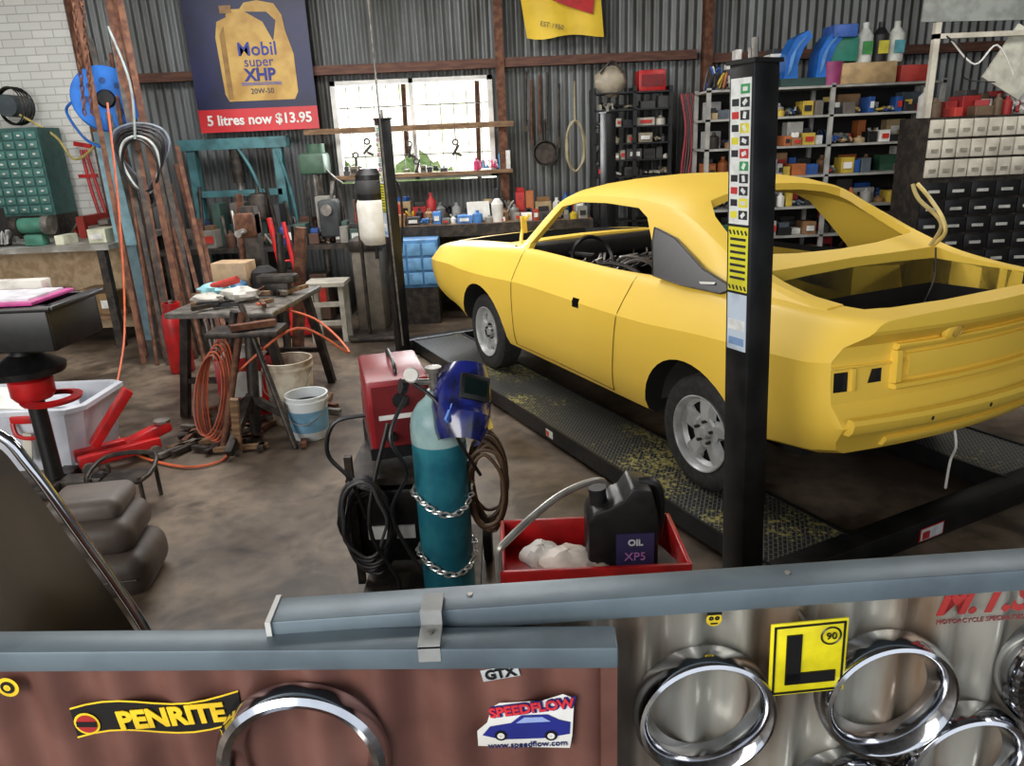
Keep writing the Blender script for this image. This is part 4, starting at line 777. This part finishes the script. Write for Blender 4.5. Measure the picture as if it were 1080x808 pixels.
tb.box((-2.75,4.2,1.30),(.72,.42,.02),cm((205,70,150)),bev=.004); tb.box((-2.75,4.2,1.315),(.64,.34,.015),cm((228,226,232))); tb.box((-2.8,4.42,1.33),(.5,.1,.08),cm((215,210,200)),bev=.01)
tb.cyl((-2.68,4.25,.15),(-2.68,4.25,1.04),.05,black); tb.lathe([(.001,.0),(.2,0),(.21,.04),(.08,.12),(.05,.2),(.001,.2)],black,(-2.68,4.25,.84)); tb.lathe([(.001,0),(.10,0),(.12,.03),(.12,.12),(.06,.17),(.001,.17)],red,(-2.68,4.25,.68),seg=24); tb.lathe([(.12,.0),(.16,.0),(.17,.02),(.12,.03)],red,(-2.58,4.25,.66),seg=24)
tb.box((-2.68,4.25,.12),(.6,.12,.06),dsteel,bev=.01); tb.box((-2.68,4.25,.12),(.12,.4,.06),dsteel,bev=.01); tb.box((-2.68,4.25,.05),(.1,.1,.1),dsteel)
for x in (-2.95,-2.41): tb.cyl((x,4.23,.09+.045),(x,4.27,.09+.045),.045,black)
tb.done()
wt2=B('white_plastic_tub',loc=(-3.30,4.78,0))
pl=M('translucent_tub',(208,212,220),(186,190,200),5,.3)
wt2.grid([[(x*k,y*k,z) for x,y in ((-.5,-.3),(.42,-.3),(.5,-.22),(.5,.25),(.42,.3),(-.5,.3),(-.5,-.3))] for k,z in ((.86,0),(.88,.02),(1,.40),(1.06,.40),(1.06,.43),(1.0,.44),(.97,.42),(.86,.05))],pl); wt2.box((0,0,.02),(.8,.5,.02),pl)
wt2.box((.2,-.32,.38),(.22,.04,.05),red,bev=.01); wt2.tube([(.1,-.33,.36),(.13,-.35,.28),(.25,-.35,.27),(.3,-.33,.36)],.015,red); wt2.box((.17,-.345,.2),(.06,.02,.2),cream,rot=(0,.2,0),bev=.01); wt2.box((-.1,0,.34),(.3,.3,.2),white,rot=(.2,.2,.3),bev=.02); wt2.box((.2,.0,.34),(.25,.2,.15),cm((190,195,205)),rot=(.3,.2,.6),bev=.02); wt2.done()
tj=B('red_trolley_jack',loc=(-2.62,4.72,0),rz=-.9); tj.box((0,-.1,.09),(.06,.5,.08),red,bev=.01); tj.box((.14,-.1,.09),(.06,.5,.08),red,bev=.01); tj.box((.07,.1,.14),(.1,.3,.08),red,rot=(.25,0,0),bev=.02)
for x in (-.05,.19):
    for y in (-.3,.1): tj.cyl((x-.015,y,.045),(x+.015,y,.045),.045,steel)
tj.lathe([(.001,0),(.05,0),(.055,.02),(.001,.02)],steel,(.07,.2,.2)); tj.box((.07,-.1,.32),(.09,.06,.42),red,rot=(-.7,0,0),bev=.01); tj.done()
fj=B('black_tube_seat_frame',loc=(-2.27,3.95,0)); fj.tube([(-.16,-.12,.20),(-.16,.12,.26),(.12,.14,.26),(.14,-.10,.20)],.014,dsteel,8,4,True)
for x,y in ((-.15,-.1),(-.15,.1),(.12,.12),(.13,-.1)): fj.cyl((x,y,0),(x,y,.22),.012,dsteel)
fj.box((.0,0,.18),(.22,.18,.02),dsteel); fj.done()
gs=B('grey_seat_cushion_stack',loc=(-1.98,3.12,0),rz=.15); gm_=M('grey_worn_vinyl',(90,80,74),(62,53,48),4,.5,0,.05)
gs.box((0,0,.11),(.50,.40,.22),gm_,bev=.09,seg=6); gs.box((-.03,.02,.29),(.46,.36,.17),gm_,bev=.075,seg=6); gs.box((-.02,.05,.41),(.34,.28,.11),M('grey_light_vinyl',(112,102,96),(84,75,69),4,.5),bev=.05,seg=6); gs.tube([(-.20,-.20,.11),(.20,-.20,.11)],.006,dsteel,6,1); gs.done(50)
# ------------------------------------------------------------------ lights
w=bpy.data.worlds.new('w'); bpy.context.scene.world=w; w.use_nodes=True; w.node_tree.nodes['Background'].inputs[0].default_value=(.84,.90,1,1); w.node_tree.nodes['Background'].inputs[1].default_value=1.3
def area(name,loc,tgt,sx,sy,p,col=(1,1,1)):
    l=bpy.data.lights.new(name,'AREA'); l.shape='RECTANGLE'; l.size=sx; l.size_y=sy; l.energy=p; l.color=col
    o=bpy.data.objects.new(name,l); bpy.context.collection.objects.link(o); o.location=loc; o.rotation_euler=(V3(tgt)-V3(loc)).to_track_quat('-Z','Y').to_euler()
area('doorway_daylight',(-3.8,-2.4,3.0),(.5,5,.8),5,2.6,350,(1,.96,.90))
area('added_overhead_fill',(-1.9,6.2,4.25),(-1.9,6.2,0),4.5,1.8,270,(1,.98,.96))  # added fill lamp under the closed ceiling, no skylight modelled
area('added_overhead_fill_right',(3.8,5.0,4.25),(3.8,5.0,0),2.5,1.2,85,(1,.96,.9))  # second added overhead lamp, brightens the right side
area('window_daylight',(-1.03,9.6,2.1),(-1.03,5,.5),1.8,1.1,100,(.97,.98,1))
